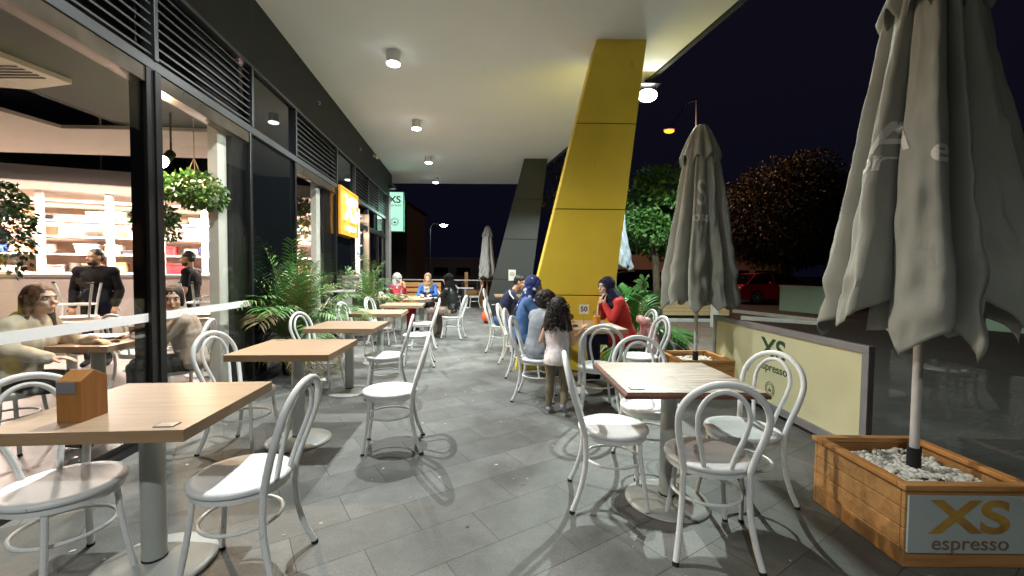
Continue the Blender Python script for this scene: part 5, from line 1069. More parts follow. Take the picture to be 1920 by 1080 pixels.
def car(lab, loc, rz, paint):
    t = thing('parked_car', lab, 'car', loc, rz, 'cars parked across the road')
    # lower body: side profile lofted across the width
    prof = [(-2.1, 0.30), (-2.15, 0.62), (-2.0, 0.88), (-1.2, 0.95), (0.9, 0.96), (1.75, 0.86), (2.12, 0.66), (2.15, 0.34), (1.8, 0.22), (-1.8, 0.22)]
    mb = MB(); ys = [(-0.86, 0.92), (-0.82, 1.0), (0.82, 1.0), (0.86, 0.92)]; n = len(prof); vs = []
    for y, s in ys: vs += [(x*(0.985 if s < 1 else 1), y, 0.55+(z-0.55)*s) for x, z in prof]
    fs = [tuple(range(n-1, -1, -1)), tuple(range(3*n, 4*n))]+[(k*n+i, k*n+(i+1) % n, (k+1)*n+(i+1) % n, (k+1)*n+i) for k in range(3) for i in range(n)]
    mb.add(vs, fs); mb.build('body', paint, t, bevel=0.05)
    cab = [(-1.75, 0.93), (-1.25, 1.38), (-0.9, 1.44), (0.1, 1.45), (0.45, 1.40), (1.25, 0.94)]
    mb = MB(); n = len(cab); vs = [(x, -0.80, z) if z < 1 else (x, -0.62, z) for x, z in cab]+[(x, 0.80, z) if z < 1 else (x, 0.62, z) for x, z in cab]
    mb.add(vs, [tuple(range(n-1, -1, -1)), tuple(range(n, 2*n))]+[(i, (i+1) % n, n+(i+1) % n, n+i) for i in range(n)]); mb.build('windows', M['dark_glass'], t, smooth=False)
    mb = MB(); mb.add([(-1.27, -0.64, 1.395), (-0.9, -0.63, 1.452), (0.1, -0.63, 1.462), (0.47, -0.64, 1.41), (0.47, 0.64, 1.41), (0.1, 0.63, 1.462), (-0.9, 0.63, 1.452), (-1.27, 0.64, 1.395)], [(0, 1, 6, 7), (1, 2, 5, 6), (2, 3, 4, 5)]); r = mb.build('roof', paint, t); sd = r.modifiers.new('thickness', 'SOLIDIFY'); sd.thickness = 0.03
    mb = MB()
    for s in (-1, 1):
        for a, b in (((-1.78, 0.805, 0.93), (-1.27, 0.635, 1.40)), ((-0.45, 0.805, 0.94), (-0.5, 0.635, 1.44)), ((1.27, 0.805, 0.94), (0.46, 0.635, 1.41))):
            mb.tube([(a[0], s*a[1], a[2]), (b[0], s*b[1], b[2])], 0.035, 6)
    mb.build('pillars', paint, t)
    for x in (-1.32, 1.32):
        for s in (-1, 1):
            mb = MB(); mb.cone((x, s*0.70, 0.32), (x, s*0.88, 0.32), 0.32, 0.32, 24); w = mb.build('wheel', M['rubber'], t)
            mb = MB(); mb.cone((x, s*0.87, 0.32), (x, s*0.886, 0.32), 0.07, 0.07, 12)
            for k in range(7):
                a = k*2*math.pi/7; mb.tube([(x, s*0.885, 0.32), (x+0.21*math.cos(a), s*0.885, 0.32+0.21*math.sin(a))], 0.018, 5)
            mb.tube([(x+0.215*math.cos(a), s*0.885, 0.32+0.215*math.sin(a)) for a in [i*math.pi/12 for i in range(24)]], 0.014, 5, closed=True); mb.build('rim', M['alu'], w)
    for s in (-1, 1):
        mb = MB(); mb.ell((-2.02, s*0.62, 0.72), (0.12, 0.2, 0.08)); mb.build('headlight', mat('lamp_glass', (0.5, 0.5, 0.5), 0.2), t)
        mb = MB(); mb.ell((2.08, s*0.66, 0.74), (0.07, 0.16, 0.09)); mb.build('tail_light', mat('tail_red', (0.4, 0.02, 0.02), 0.3), t)
        mb = MB(); mb.ell((-0.75+1.4*0, s*0.93, 0.98), (0.07, 0.1, 0.06)); mb.build('mirror', paint, t)
RP = mat('red_car_paint', (0.50, 0.016, 0.016), 0.25, coat=0.6); DP = mat('dark_car_paint', (0.06, 0.025, 0.02), 0.25, coat=0.6)
car('dark red parked car right of the middle umbrella', (12.6, 20.6, 0), R(4), RP)
car('dark parked car with orange street light along its roof, behind the bright green palm', (5.9, 18.6, 0), R(3), DP)
car('dark parked car behind the pale green wall', (18.2, 22.5, 0), R(2), DP)

# railing, bench and timber at the far end
t = thing('railing', 'pale metal handrail with dark mesh across the far end of the terrace', 'railing', (0, 17.25, 0), R(-1.0))
mb = MB(); mb.box((-2.6, 0, 1.03), (3.7, 0.06, 0.05)); mb.build('handrail', M['cream_col'], t, bevel=0.01)
mb = MB()
for i in range(7): mb.box((-4.4+i*0.6, 0, 0.5), (0.04, 0.04, 1.0))
mb.build('uprights', M['grey_panel'], t, smooth=False)
mb = MB()
for i in range(6): mb.box((-2.6, 0, 0.15+i*0.15), (3.6, 0.012, 0.012))
mb.build('wires', M['grey_panel'], t, smooth=False)
t = thing('timber_bench', 'slatted pine bench back behind the woman in the blue blazer', 'bench', (-2.95, 13.9, 0), R(2))
for i in range(4): mb = MB(); mb.box((0, 0, 0.42+i*0.175), (1.25, 0.03, 0.135)); mb.build('back_slat', M['pine_pale'] if 'pine_pale' in M else M['pine'], t, smooth=False, bevel=0.004)
mb = MB(); mb.box((0, -0.25, 0.40), (1.25, 0.45, 0.04)); mb.build('seat', M['pine'], t, smooth=False, bevel=0.004)
for s in (-0.58, 0.58): mb = MB(); mb.box((s, 0.03, 0.5), (0.07, 0.06, 1.0)); mb.box((s, -0.44, 0.19), (0.07, 0.06, 0.38)); mb.build('leg', M['pine'], t, smooth=False)
t = thing('timber_planter', 'rough timber planter frame by the railing beside the pale umbrella', 'planter', (-1.15, 17.7, 0))
mb = MB(); mb.box((-0.75, 0, 0.68), (0.14, 0.14, 1.36)); mb.box((-0.1, -0.1, 0.5), (0.14, 0.14, 1.0)); mb.build('posts', M['pine'], t, smooth=False, bevel=0.006)
mb = MB(); mb.box((-0.35, -0.2, 0.52), (0.9, 0.05, 0.26)); mb.build('board', M['pine'], t, smooth=False, bevel=0.004)
t = thing('planter_box', 'small weathered tan box by the railing, left of the far chair', 'box', (-0.82, 14.6, 0), 0.2)
mb = MB(); mb.lathe([(0, 0), (0.20, 0), (0.22, 0.15), (0.20, 0.38), (0.16, 0.42), (0, 0.42)], n=8); mb.build('body', mat('hessian', (0.30, 0.20, 0.11), 0.9, noise_s=8, noise_a=0.3), t, smooth=False)
t = thing('backpack', 'orange and black backpack on the paving by the small far table', 'bag', (-0.66, 11.4, 0), 0.3)
mb = MB(); mb.ell((0, 0, 0.17), (0.13, 0.1, 0.19)); mb.build('body', M['rubber'], t); mb = MB(); mb.ell((-0.06, -0.04, 0.19), (0.10, 0.09, 0.15)); mb.build('front_pocket', mat('orange_nylon', (0.80, 0.09, 0.02), 0.6), t)
o = plane('grass_strip', [(-4.2, 17.6), (1.0, 17.6), (1.0, 19), (-4.2, 19)], 0.01, mat('dim_grass', (0.03, 0.055, 0.02), 0.95, noise_s=12, noise_a=0.5, bump=0.8, bump_s=80))

# litter on the paving
t = thing('paper_scrap', 'folded white paper scrap on the paving beyond the second oak table', 'litter', (-2.37, 5.28, 0.0), 0.5)
mb = MB(); mb.add([(-0.05, -0.02, 0.002), (0.05, -0.03, 0.002), (0.04, 0.03, 0.022), (-0.04, 0.03, 0.012)], [(0, 1, 2, 3)]); o = mb.build('sheet', M['paper'], t, smooth=False)
rnd = random.Random(41); mb = MB()
for i in range(150):
    y = rnd.uniform(1.3, 9); x = rnd.uniform(-2.0, 1.6)-0.1*y; r = rnd.choice([0.0025, 0.004, 0.006, 0.009])
    mb.ell((x, y, 0.002), (r*rnd.uniform(0.7, 1.8), r, 0.0025), Matrix.Rotation(rnd.random()*3, 3, 'Z'), 6, 4)
o = mb.build('crumbs', mat('crumb', (0.5, 0.48, 0.42), 0.8)); tag(o, 'pale crumbs and specks scattered over the grey paving', 'crumbs', None, 'stuff')
rnd = random.Random(43); mb = MB()
for i in range(26):
    y = rnd.uniform(1.5, 8); x = rnd.uniform(-1.6, 1.6)-0.1*y; leaf_faces(mb, Vector((x, y, 0.004)), Vector((rnd.uniform(-1, 1), rnd.uniform(-1, 1), 0.05)), Vector((0, 0, 1)), 0.035, 0.018)
o = mb.build('fallen_leaves', M['leaf_dry'], smooth=False); tag(o, 'small dry leaves scattered on the paving', 'leaves', None, 'stuff')

# ================================================================== PEOPLE
def remesh(mb, name, m, parent, vox=0.008, wr=0.0, ws=9.0, seed=0, smooth_it=3):
    me = bpy.data.meshes.new('tmp'); me.from_pydata(mb.v, [], mb.f); me.update()
    bm = bmesh.new(); bm.from_mesh(me); bmesh.ops.recalc_face_normals(bm, faces=bm.faces); bm.to_mesh(me); bm.free()
    o = bpy.data.objects.new(name, me); COL.objects.link(o)
    md = o.modifiers.new('r', 'REMESH'); md.mode = 'VOXEL'; md.voxel_size = vox; md.use_smooth_shade = True
    s = o.modifiers.new('s', 'SMOOTH'); s.factor = 0.6; s.iterations = smooth_it
    bpy.context.view_layer.update()
    m2 = bpy.data.meshes.new_from_object(o.evaluated_get(bpy.context.evaluated_depsgraph_get()))
    o.modifiers.clear(); o.data = m2; bpy.data.meshes.remove(me); m2.name = name
    if wr:
        m2.update(); ns = [v.normal.copy() for v in m2.vertices]
        for v, n in zip(m2.vertices, ns):
            p = v.co; f = noise.noise(Vector((p.x*ws+seed, p.y*ws, p.z*ws*0.55)))+0.5*noise.noise(Vector((p.x*ws*2.3, p.y*ws*2.3+seed, p.z*ws*1.6)))
            v.co = p+n*wr*f
    m2.materials.clear()
    for x in (m if isinstance(m, list) else [m]): m2.materials.append(x)
    m2.polygons.foreach_set('use_smooth', [True]*len(m2.polygons))
    o.parent = parent; return o
def cap(mb, a, b, ra, rb, n=14):
    mb.cone(a, b, ra, rb, n); mb.ell(a, ra, None, n, 9); mb.ell(b, rb, None, n, 9)
def chainr(mb, pts, rs):
    for i in range(len(pts)-1): cap(mb, pts[i], pts[i+1], rs[i], rs[i+1])
V = Vector
def headframe(yaw, pitch):
    f = V((math.cos(yaw)*math.cos(pitch), math.sin(yaw)*math.cos(pitch), math.sin(pitch))); l = V((-math.sin(yaw), math.cos(yaw), 0)); u = f.cross(l)
    return Matrix((f, l, u)).transposed()
def hand(mb, w, d, palm_n, s, curl=0.5, side=1):
    """palm from wrist w along d, with a thumb and four bent fingers of different length"""
    d = d.normalized(); n = (palm_n-d*palm_n.dot(d)).normalized(); x = d.cross(n)*side
    for k in (-1, -0.35, 0.35, 1): cap(mb, w+x*0.014*k*s, w+d*0.078*s+x*0.027*k*s, 0.0145*s, 0.0115*s, 8)
    for k, L in zip((-1, -0.33, 0.33, 1), (0.060, 0.074, 0.080, 0.072)):
        p = w+d*0.078*s+x*0.030*k*s; dd = d.copy()
        for j, f in enumerate((0.45, 0.32, 0.25)):
            dd = (dd+n*curl*0.6).normalized(); q = p+dd*L*f*s*1.1; cap(mb, p, q, (0.0095-0.001*j)*s, (0.0088-0.001*j)*s, 8); p = q
    p = w+d*0.02*s+x*0.022*s; q = p+(x*0.8+d*0.7+n*0.35).normalized()*0.036*s; r = q+(x*0.25+d+n*0.5).normalized()*0.032*s
    cap(mb, p, q, 0.013*s, 0.0105*s, 8); cap(mb, q, r, 0.0105*s, 0.0085*s, 8)

def person(label, loc, rz, J, skin, top=None, bottom=None, shoes=None, hair=None, scarf=None, s=1.0, head=(0, 0), sleeves='long', group=None, skirt=False, extra=None, hood=False, female=True, hands=True, loose=0.0, beard=None, curl=0.5, voxel=0.008, apron=None, mouth=True):
    t = thing('person', label, 'person', loc, rz, group)
    P = {k: V(v) for k, v in J.items() if k != 'hs'}
    pel, che, nk, hd = P['pelvis'], P['chest'], P['neck'], P['head']
    H = headframe(*head); F, L_, U = H.col[0], H.col[1], H.col[2]; hs = J.get('hs', 1.0)
    hs = hs if isinstance(hs, float) else 1.0
    def hp(a, b, c): return hd+(F*a+L_*b+U*c)*hs
    def torso(mb, g):
        up = (che-pel).normalized(); sh = (P['shL']-P['shR']); sw = sh.normalized(); fw = sw.cross(up)*1.0
        rm = Matrix((fw, sw, up)).transposed()
        st = [(0.00, 0.112, 0.160), (0.16, 0.106, 0.150), (0.34, 0.099, 0.138), (0.52, 0.098, 0.134), (0.70, 0.104, 0.142), (0.88, 0.110, 0.152), (1.05, 0.106, 0.156), (1.22, 0.092, 0.150), (1.32, 0.078, 0.130)]
        for f_, rx, ry in st: mb.ell(pel+(che-pel)*f_, (rx*s+g, ry*s+g, (0.13 if 0.1 < f_ < 1.1 else 0.085)*s+g), rm, 20, 10)
        if female: 
            for k in (-1, 1): mb.ell(che+fw*0.075*s+sw*k*0.07*s-up*0.0*s, 0.062*s+g, None, 12, 8)
        w_ = 0.78 if (g > 0 and sleeves == 'none') else 1.0; m_ = (P['shL']+P['shR'])/2
        cap(mb, m_.lerp(P['shL'], w_), m_.lerp(P['shR'], w_), 0.052*s+g*(0.4 if w_ < 1 else 1), 0.052*s+g*(0.4 if w_ < 1 else 1))
        for k in ('L', 'R'): cap(mb, nk-(nk-che).normalized()*0.02*s, m_.lerp(P['sh'+k], w_), 0.045*s+g*(0.1 if w_ < 1 else 0.6), 0.05*s+g*(0.3 if w_ < 1 else 1))
    # ---- continuous body
    mb = MB(); torso(mb, -0.008)
    cap(mb, nk-(nk-che)*0.15, hd-U*0.06*hs-F*0.012*hs, 0.052*s, 0.046*hs)
    mb.ell(hp(-0.012, 0, 0.028), (0.094*hs, 0.074*hs, 0.088*hs), H, 22, 14)
    mb.ell(hp(0.020, 0, -0.030), (0.066*hs, 0.060*hs, 0.082*hs), H, 20, 12)
    mb.ell(hp(0.058, 0, -0.088), (0.026*hs, 0.028*hs, 0.022*hs), H, 12, 8)
    mb.ell(hp(0.072, 0, 0.028), (0.020*hs, 0.048*hs, 0.014*hs), H, 12, 8)
    cap(mb, hp(0.084, 0, 0.006), hp(0.104, 0, -0.026), 0.009*hs, 0.0135*hs, 10)
    mb.ell(hp(0.078, 0, -0.060), (0.018*hs, 0.026*hs, 0.012*hs), H, 10, 8)
    for k in (-1, 1):
        mb.ell(hp(0.060, 0.036*k, -0.028), (0.026*hs, 0.024*hs, 0.024*hs), H, 10, 8)
        if not scarf: mb.ell(hp(-0.004, 0.076*k, -0.006), (0.018*hs, 0.009*hs, 0.030*hs), H, 10, 8)
    arms = {}
    for k in ('L', 'R'):
        sh, el, wr = P['sh'+k], P['el'+k], P['wr'+k]; arms[k] = (sh, el, wr)
        chainr(mb, [sh, sh.lerp(el, 0.4), el], [0.046*s, 0.042*s, 0.034*s]); chainr(mb, [el, el.lerp(wr, 0.35), wr], [0.035*s, 0.036*s, 0.022*s])
        if hands:
            hdv = V(J['hd'+k]) if 'hd'+k in J else (wr-el); pn = V(J['pn'+k]) if 'pn'+k in J else V((0, 0, -1))
            hand(mb, wr, hdv, pn, s, curl, 1 if k == 'L' else -1)
        hi, kn, an = P['hip'+k], P['kn'+k], P['an'+k]
        chainr(mb, [hi, hi.lerp(kn, 0.5), kn], [0.078*s, 0.066*s, 0.050*s]); chainr(mb, [kn, kn.lerp(an, 0.35), an], [0.050*s, 0.052*s, 0.033*s])
        toe = P['toe'+k]; cap(mb, an-V((0, 0, 0.035*s)), toe, 0.034*s, 0.026*s)
    remesh(mb, 'body', skin, t, voxel*0.85)
    # ---- face details
    eye = mat('eye_dark', (0.02, 0.012, 0.01), 0.3) if 'eye_m' not in M else M['eye_m']; M['eye_m'] = eye
    if 'eye_w' not in M: M['eye_w'] = mat('eye_white', (0.6, 0.58, 0.55), 0.3); M['lip'] = mat('lips', (0.42, 0.13, 0.11), 0.5); M['brow'] = mat('eyebrow', (0.03, 0.02, 0.015), 0.8)
    for k in (-1, 1):
        mb = MB(); mb.ell(hp(0.074, 0.031*k, 0.004), (0.011*hs, 0.014*hs, 0.0075*hs), H, 12, 8); e = mb.build('eye', M['eye_w'], t)
        mb = MB(); mb.ell(hp(0.0825, 0.031*k, 0.004), (0.005*hs, 0.0062*hs, 0.0062*hs), H, 10, 6); mb.build('iris', M['eye_m'], e)
        mb = MB(); mb.tube([hp(0.083, 0.016*k, 0.022), hp(0.086, 0.030*k, 0.027), hp(0.072, 0.047*k, 0.021)], 0.0032*hs, 6); mb.build('eyebrow', M['brow'], t)
    if mouth:
        mb = MB(); mb.tube([hp(0.086, -0.021, -0.059), hp(0.0965, 0, -0.061), hp(0.086, 0.021, -0.059)], [0.003*hs, 0.0055*hs, 0.003*hs], 8); mb.build('mouth', M['lip'], t)
    if beard:
        mb = MB(); mb.ell(hp(0.030, 0, -0.068), (0.064*hs, 0.062*hs, 0.048*hs), H); mb.ell(hp(0.060, 0, -0.082), (0.036*hs, 0.034*hs, 0.030*hs), H); remesh(mb, 'beard', beard, t, 0.006, 0.003, 40)
    # ---- clothes
    if top:
        mb = MB(); g = 0.014+loose; torso(mb, g)
        for k in ('L', 'R'):
            sh, el, wr = arms[k]
            if sleeves == 'long': chainr(mb, [sh, el], [0.054*s+loose, 0.045*s+loose]); chainr(mb, [el, el.lerp(wr, 0.93)], [0.046*s+loose, 0.034*s+loose*0.7])
            elif sleeves == 'short': cap(mb, sh, sh.lerp(el, 0.72), 0.055*s+loose, 0.052*s+loose)
        if skirt == 'coat':
            for k in ('L', 'R'): cap(mb, P['hip'+k], P['hip'+k].lerp(P['kn'+k], 0.55), 0.098*s, 0.088*s)
        if sleeves == 'none': cap(mb, pel+V((0, 0, 0.02)), pel-V((0, 0, 0.05*s)), 0.165*s, 0.195*s)
        if hood:
            bk_ = (P['shL']-P['shR']).normalized().cross(V((0, 0, 1)))*-1
            mb.ell(nk+bk_*0.055*s-V((0, 0, 0.01)), (0.085*s, 0.10*s, 0.055*s), None, 16, 10); mb.ell(nk+bk_*0.09*s-V((0, 0, 0.05)), (0.06*s, 0.085*s, 0.07*s), None, 16, 10)
        tp_ = remesh(mb, 'top', top, t, voxel, 0.011 if loose or sleeves == 'long' else 0.006, 8, seed=len(label), smooth_it=9)
        if sleeves == 'none':
            for v in tp_.data.vertices: v.co.z = max(v.co.z, pel.z-0.055)
    if bottom:
        mb = MB()
        mb.ell(pel, (0.13*s, 0.172*s, 0.115*s), None, 18, 10)
        for k in ('L', 'R'):
            hi, kn, an = P['hip'+k], P['kn'+k], P['an'+k]
            if skirt is True: chainr(mb, [hi, kn], [0.105*s, 0.095*s]); chainr(mb, [kn, an+V((0, 0, 0.03))], [0.095*s, 0.10*s])
            else: chainr(mb, [hi, hi.lerp(kn, 0.5), kn], [0.090*s, 0.079*s, 0.062*s]); chainr(mb, [kn, kn.lerp(an, 0.35), an+V((0, 0, 0.01))], [0.061*s, 0.062*s, 0.044*s])
        if skirt is True: cap(mb, P['knL'], P['knR'], 0.09*s, 0.09*s); cap(mb, P['anL'].lerp(P['anR'], .5)+V((0, 0, 0.1)), P['knL'].lerp(P['knR'], .5), 0.09*s, 0.09*s)
        remesh(mb, 'trousers' if skirt is not True else 'skirt', bottom, t, voxel, 0.005, 12, seed=3+len(label))
    for k in ('L', 'R'):
        an, toe = P['an'+k], P['toe'+k]; mb = MB(); a = an-V((0, 0, 0.03*s)); b = toe
        back = (a-b).normalized(); cap(mb, a+back*0.015*s, b, 0.042*s, 0.034*s, 12); cap(mb, an+V((0, 0, 0.012*s)), a, 0.040*s, 0.042*s, 12)
        sh = remesh(mb, 'shoe', shoes or M['rubber'], t, 0.008)
        lo = min(v.co.z for v in sh.data.vertices) if len(sh.data.vertices) else 0
        for v in sh.data.vertices:
            if v.co.z < 0.006 and an.z < 0.16: v.co.z = 0.004
    # ---- hair or headscarf
    if hair:
        hm, style = hair; mb = MB(); rnd = random.Random(len(label))
        if style == 'short':
            mb.ell(hp(-0.020, 0, 0.046), (0.094*hs, 0.081*hs, 0.082*hs), H); mb.ell(hp(-0.050, 0, 0.005), (0.062*hs, 0.078*hs, 0.066*hs), H)
            remesh(mb, 'hair', hm, t, 0.006, 0.005, 45)
        elif style == 'curly':
            mb.ell(hp(-0.020, 0, 0.050), (0.118*hs, 0.108*hs, 0.098*hs), H); mb.ell(hp(-0.050, 0, 0.0), (0.085*hs, 0.095*hs, 0.085*hs), H)
            for _ in range(150):
                u = V((rnd.gauss(-0.4, 1), rnd.gauss(0, 1), rnd.gauss(0.4, 1))).normalized(); c = hp(-0.028+u.x*0.105, u.y*0.105, 0.045+u.z*0.09)
                if (c-hd).dot(F) > 0.05*hs: continue
                mb.ell(c, rnd.uniform(0.012, 0.024)*hs, None, 8, 6)
            remesh(mb, 'hair', hm, t, 0.006, 0.006, 60, smooth_it=1)
        elif style in ('long', 'longcurly', 'bun'):
            mb.ell(hp(-0.022, 0, 0.040), (0.100*hs, 0.088*hs, 0.090*hs), H); mb.ell(hp(-0.055, 0, -0.010), (0.062*hs, 0.084*hs, 0.085*hs), H)
            for k in (-1, 1): mb.ell(hp(-0.005, 0.070*k, 0.0), (0.045*hs, 0.020*hs, 0.075*hs), H)
            if style == 'bun': mb.ell(hp(-0.105, 0, 0.03), (0.04*hs, 0.045*hs, 0.04*hs), H)
            else:
                D = V((0, 0, -1)); ln = 0.30 if style == 'long' else 0.19
                for _ in range(46):
                    a = rnd.uniform(math.pi*0.42, math.pi*1.58); st = hp(-0.03+0.07*math.cos(a), 0.085*math.sin(a), rnd.uniform(-0.04, 0.03)); pts = [st]; rr = []
                    outd = (H @ V((math.cos(a)*0.5, math.sin(a), 0)))
                    for j in range(5):
                        st = st+D*ln*hs/5+outd*(0.006 if style == 'long' else 0.010)+V((rnd.uniform(-1, 1), rnd.uniform(-1, 1), 0))*(0.005 if style == 'long' else 0.014)
                        pts.append(st.copy())
                    for j in range(5): cap(mb, pts[j], pts[j+1], (0.022-0.002*j)*hs, (0.020-0.002*j)*hs, 7)
            remesh(mb, 'hair', hm, t, 0.0065, 0.004 if style != 'longcurly' else 0.006, 30, smooth_it=1)
            if style == 'longcurly':
                mb = MB()
                for _ in range(170):
                    a = rnd.uniform(math.pi*0.38, math.pi*1.62); q = hp(-0.03+0.105*math.cos(a), 0.112*math.sin(a), rnd.uniform(-0.18, 0.08)); pts = []; r0 = rnd.uniform(0.008, 0.014); ph = rnd.random()*6
                    for j in range(9): pts.append(q+V((r0*math.cos(ph+j*1.2), r0*math.sin(ph+j*1.2), -0.008*j*hs)))
                    mb.tube(pts, 0.0032, 5)
                mb.build('curls', hm, t)
    if scarf:
        sm, wrap = scarf; mb = MB()
        mb.ell(hp(-0.030, 0, 0.034), (0.106*hs, 0.096*hs, 0.104*hs), H, 24, 14)
        mb.ell(hp(-0.030, 0, -0.045), (0.085*hs, 0.088*hs, 0.085*hs), H, 20, 12)
        # rim round the face
        rim = [hp(0.040+0.022*math.cos(a), 0.074*math.sin(a), -0.012+0.100*math.cos(a)) for a in [i*math.pi/12 for i in range(24)]]
        for i in range(24): cap(mb, rim[i], rim[(i+1) % 24], 0.014*hs, 0.014*hs, 8)
        mb.ell(hp(0.012, 0, -0.115), (0.070*hs, 0.072*hs, 0.040*hs), H, 16, 10)
        mb.ell(nk+V((0, 0, 0.015)), (0.088*s, 0.098*s, 0.060*s), None, 18, 10)
        ff = (P['shL']-P['shR']).normalized().cross(V((0, 0, 1)))
        mb.ell(nk.lerp(che, 0.45)+ff*0.05*s, (0.095*s, 0.125*s, 0.085*s), Matrix.Rotation(math.atan2(ff.y, ff.x), 3, 'Z'), 18, 10)
        for q in ('L', 'R'): cap(mb, hp(-0.035, 0.05 if q == 'L' else -0.05, -0.06), nk.lerp(P['sh'+q], 0.42)+V((0, 0, 0.012)), 0.062*hs, 0.058*s)
        cap(mb, hp(-0.06, 0, -0.03), nk-ff*0.055*s-V((0, 0, 0.03)), 0.080*hs, 0.085*s)
        mb.ell(nk+ff*0.045*s, (0.085*s, 0.10*s, 0.065*s), Matrix.Rotation(math.atan2(ff.y, ff.x), 3, 'Z'), 18, 10)
        if wrap: cap(mb, nk+ff*0.06*s, che+ff*0.115*s-V((0, 0, 0.04)), 0.06*s, 0.05*s); cap(mb, nk-ff*0.05*s, che-ff*0.10*s, 0.07*s, 0.06*s)
        remesh(mb, 'headscarf', sm, t, 0.0068, 0.009, 13, seed=9, smooth_it=6)
    return t
def seated(lean=0.05, yaw=0.0, knee=0.42, h=0.0, s=1.0, hx=0.0, arms='table', seat=0.46, tx=0.0, spread=0.09):
    """joints of a seated figure, facing +x, chair seat centre at the origin"""
    z0 = seat+0.085*s; J = {}
    J['pelvis'] = (-0.04, 0, z0); J['chest'] = (-0.04+lean*0.9, 0, z0+0.34*s); J['neck'] = (-0.04+lean*1.5, 0, z0+0.50*s); J['head'] = (-0.02+lean*2.0+hx, tx, z0+0.655*s)
    shx = -0.04+lean*1.25
    for k, sg in (('L', 1), ('R', -1)):
        J['sh'+k] = (shx, sg*0.175*s, z0+0.445*s); J['hip'+k] = (0.0, sg*spread*s, z0-0.01); J['kn'+k] = (knee*s, sg*(spread+0.02)*s, z0-0.01); J['an'+k] = (knee*s-0.03, sg*(spread+0.01)*s, 0.085); J['toe'+k] = (knee*s+0.12*s, sg*(spread+0.03)*s, 0.034)
        if arms == 'table': J['el'+k] = (shx+0.18*s, sg*0.23*s, z0+0.235*s); J['wr'+k] = (shx+0.37*s, sg*0.10*s, 0.80); J['hd'+k] = (1, -0.3*sg, 0); J['pn'+k] = (0, 0, -1)
        if arms == 'lap': J['el'+k] = (shx+0.06*s, sg*0.235*s, z0+0.19*s); J['wr'+k] = (shx+0.25*s, sg*0.10*s, z0+0.11*s); J['hd'+k] = (0.8, -0.6*sg, -0.2); J['pn'+k] = (0, 0, -1)
    return J
def cloth(n, c, ns=6, na=0.25, c2=None, r=0.85): return mat(n, c, r, noise_s=ns, noise_a=na, col2=c2, bump=0.3, bump_s=250)
HAIRB = cloth('hair_black', (0.012, 0.009, 0.008), 40, 0.4, r=0.45); HAIRD = cloth('hair_dark_brown', (0.026, 0.013, 0.008), 40, 0.5, (0.008, 0.005, 0.004), r=0.62); HAIRM = cloth('hair_brown', (0.16, 0.075, 0.035), 40, 0.4, (0.06, 0.03, 0.015), r=0.45)
NAVY = cloth('navy_cloth', (0.012, 0.015, 0.055)); DEN = cloth('blue_denim', (0.075, 0.17, 0.38), 9, 0.3); JEAN = cloth('blue_jeans', (0.06, 0.12, 0.28), 9, 0.3); REDC = cloth('red_coat', (0.58, 0.035, 0.03)); CRIM = cloth('crimson_coat', (0.50, 0.03, 0.06)); BLK = cloth('black_cloth', (0.007, 0.007, 0.008)); BLK.node_tree.nodes['Principled BSDF'].inputs['Specular IOR Level'].default_value = 0.12; LEA = mat('black_leather', (0.015, 0.017, 0.018), 0.32, noise_s=8, noise_a=0.3, bump=0.3, bump_s=60)
BLAZ = cloth('blue_blazer', (0.02, 0.09, 0.32)); GREY = cloth('grey_hoodie', (0.30, 0.33, 0.37), 10, 0.2); KHAKI = cloth('khaki_leggings', (0.20, 0.17, 0.11), 12, 0.2); PATT = cloth('patterned_skirt', (0.38, 0.28, 0.22), 26, 0.4, (0.05, 0.045, 0.05)); SILV = cloth('silver_scarf', (0.55, 0.55, 0.53), 8, 0.25); TANS = cloth('tan_scarf', (0.22, 0.15, 0.09)); FLEE = cloth('cream_fleece', (0.62, 0.54, 0.42), 22, 0.15); BEI = cloth('beige_jumper', (0.50, 0.42, 0.34), 14, 0.3, (0.30, 0.22, 0.16))
NSC = mat('navy_spotted_scarf', (0.015, 0.025, 0.12), 0.8); nt = NSC.node_tree; b_ = nt.nodes['Principled BSDF']; t_ = nt.nodes.new('ShaderNodeTexCoord'); v_ = nt.nodes.new('ShaderNodeTexVoronoi'); v_.inputs['Scale'].default_value = 16; r_ = nt.nodes.new('ShaderNodeValToRGB')
nt.links.new(t_.outputs['Object'], v_.inputs[0]); nt.links.new(v_.outputs['Distance'], r_.inputs[0]); r_.color_ramp.elements[0].position = 0.27; r_.color_ramp.elements[0].color = (0.55, 0.58, 0.68, 1); r_.color_ramp.elements[1].position = 0.34; r_.color_ramp.elements[1].color = (0.015, 0.025, 0.13, 1); nt.links.new(r_.outputs[0], b_.inputs['Base Color'])
TIE = mat('tie_dye_cotton', (0.7, 0.65, 0.6), 0.85); nt = TIE.node_tree; b_ = nt.nodes['Principled BSDF']; t_ = nt.nodes.new('ShaderNodeTexCoord'); v_ = nt.nodes.new('ShaderNodeTexNoise'); v_.inputs['Scale'].default_value = 7; v_.inputs['Distortion'].default_value = 1.2; v_.inputs['Detail'].default_value = 1; r_ = nt.nodes.new('ShaderNodeValToRGB')
nt.links.new(t_.outputs['Object'], v_.inputs['Vector']); nt.links.new(v_.outputs['Fac'], r_.inputs[0]); e_ = r_.color_ramp.elements; e_[0].position = 0.3; e_[0].color = (0.66, 0.66, 0.68, 1); e_[1].position = 0.75; e_[1].color = (0.62, 0.60, 0.40, 1)
for p_, c_ in ((0.42, (0.70, 0.68, 0.66, 1)), (0.5, (0.64, 0.50, 0.53, 1)), (0.56, (0.70, 0.66, 0.62, 1)), (0.66, (0.56, 0.54, 0.64, 1))): q_ = e_.new(p_); q_.color = c_
nt.links.new(r_.outputs[0], b_.inputs['Base Color'])

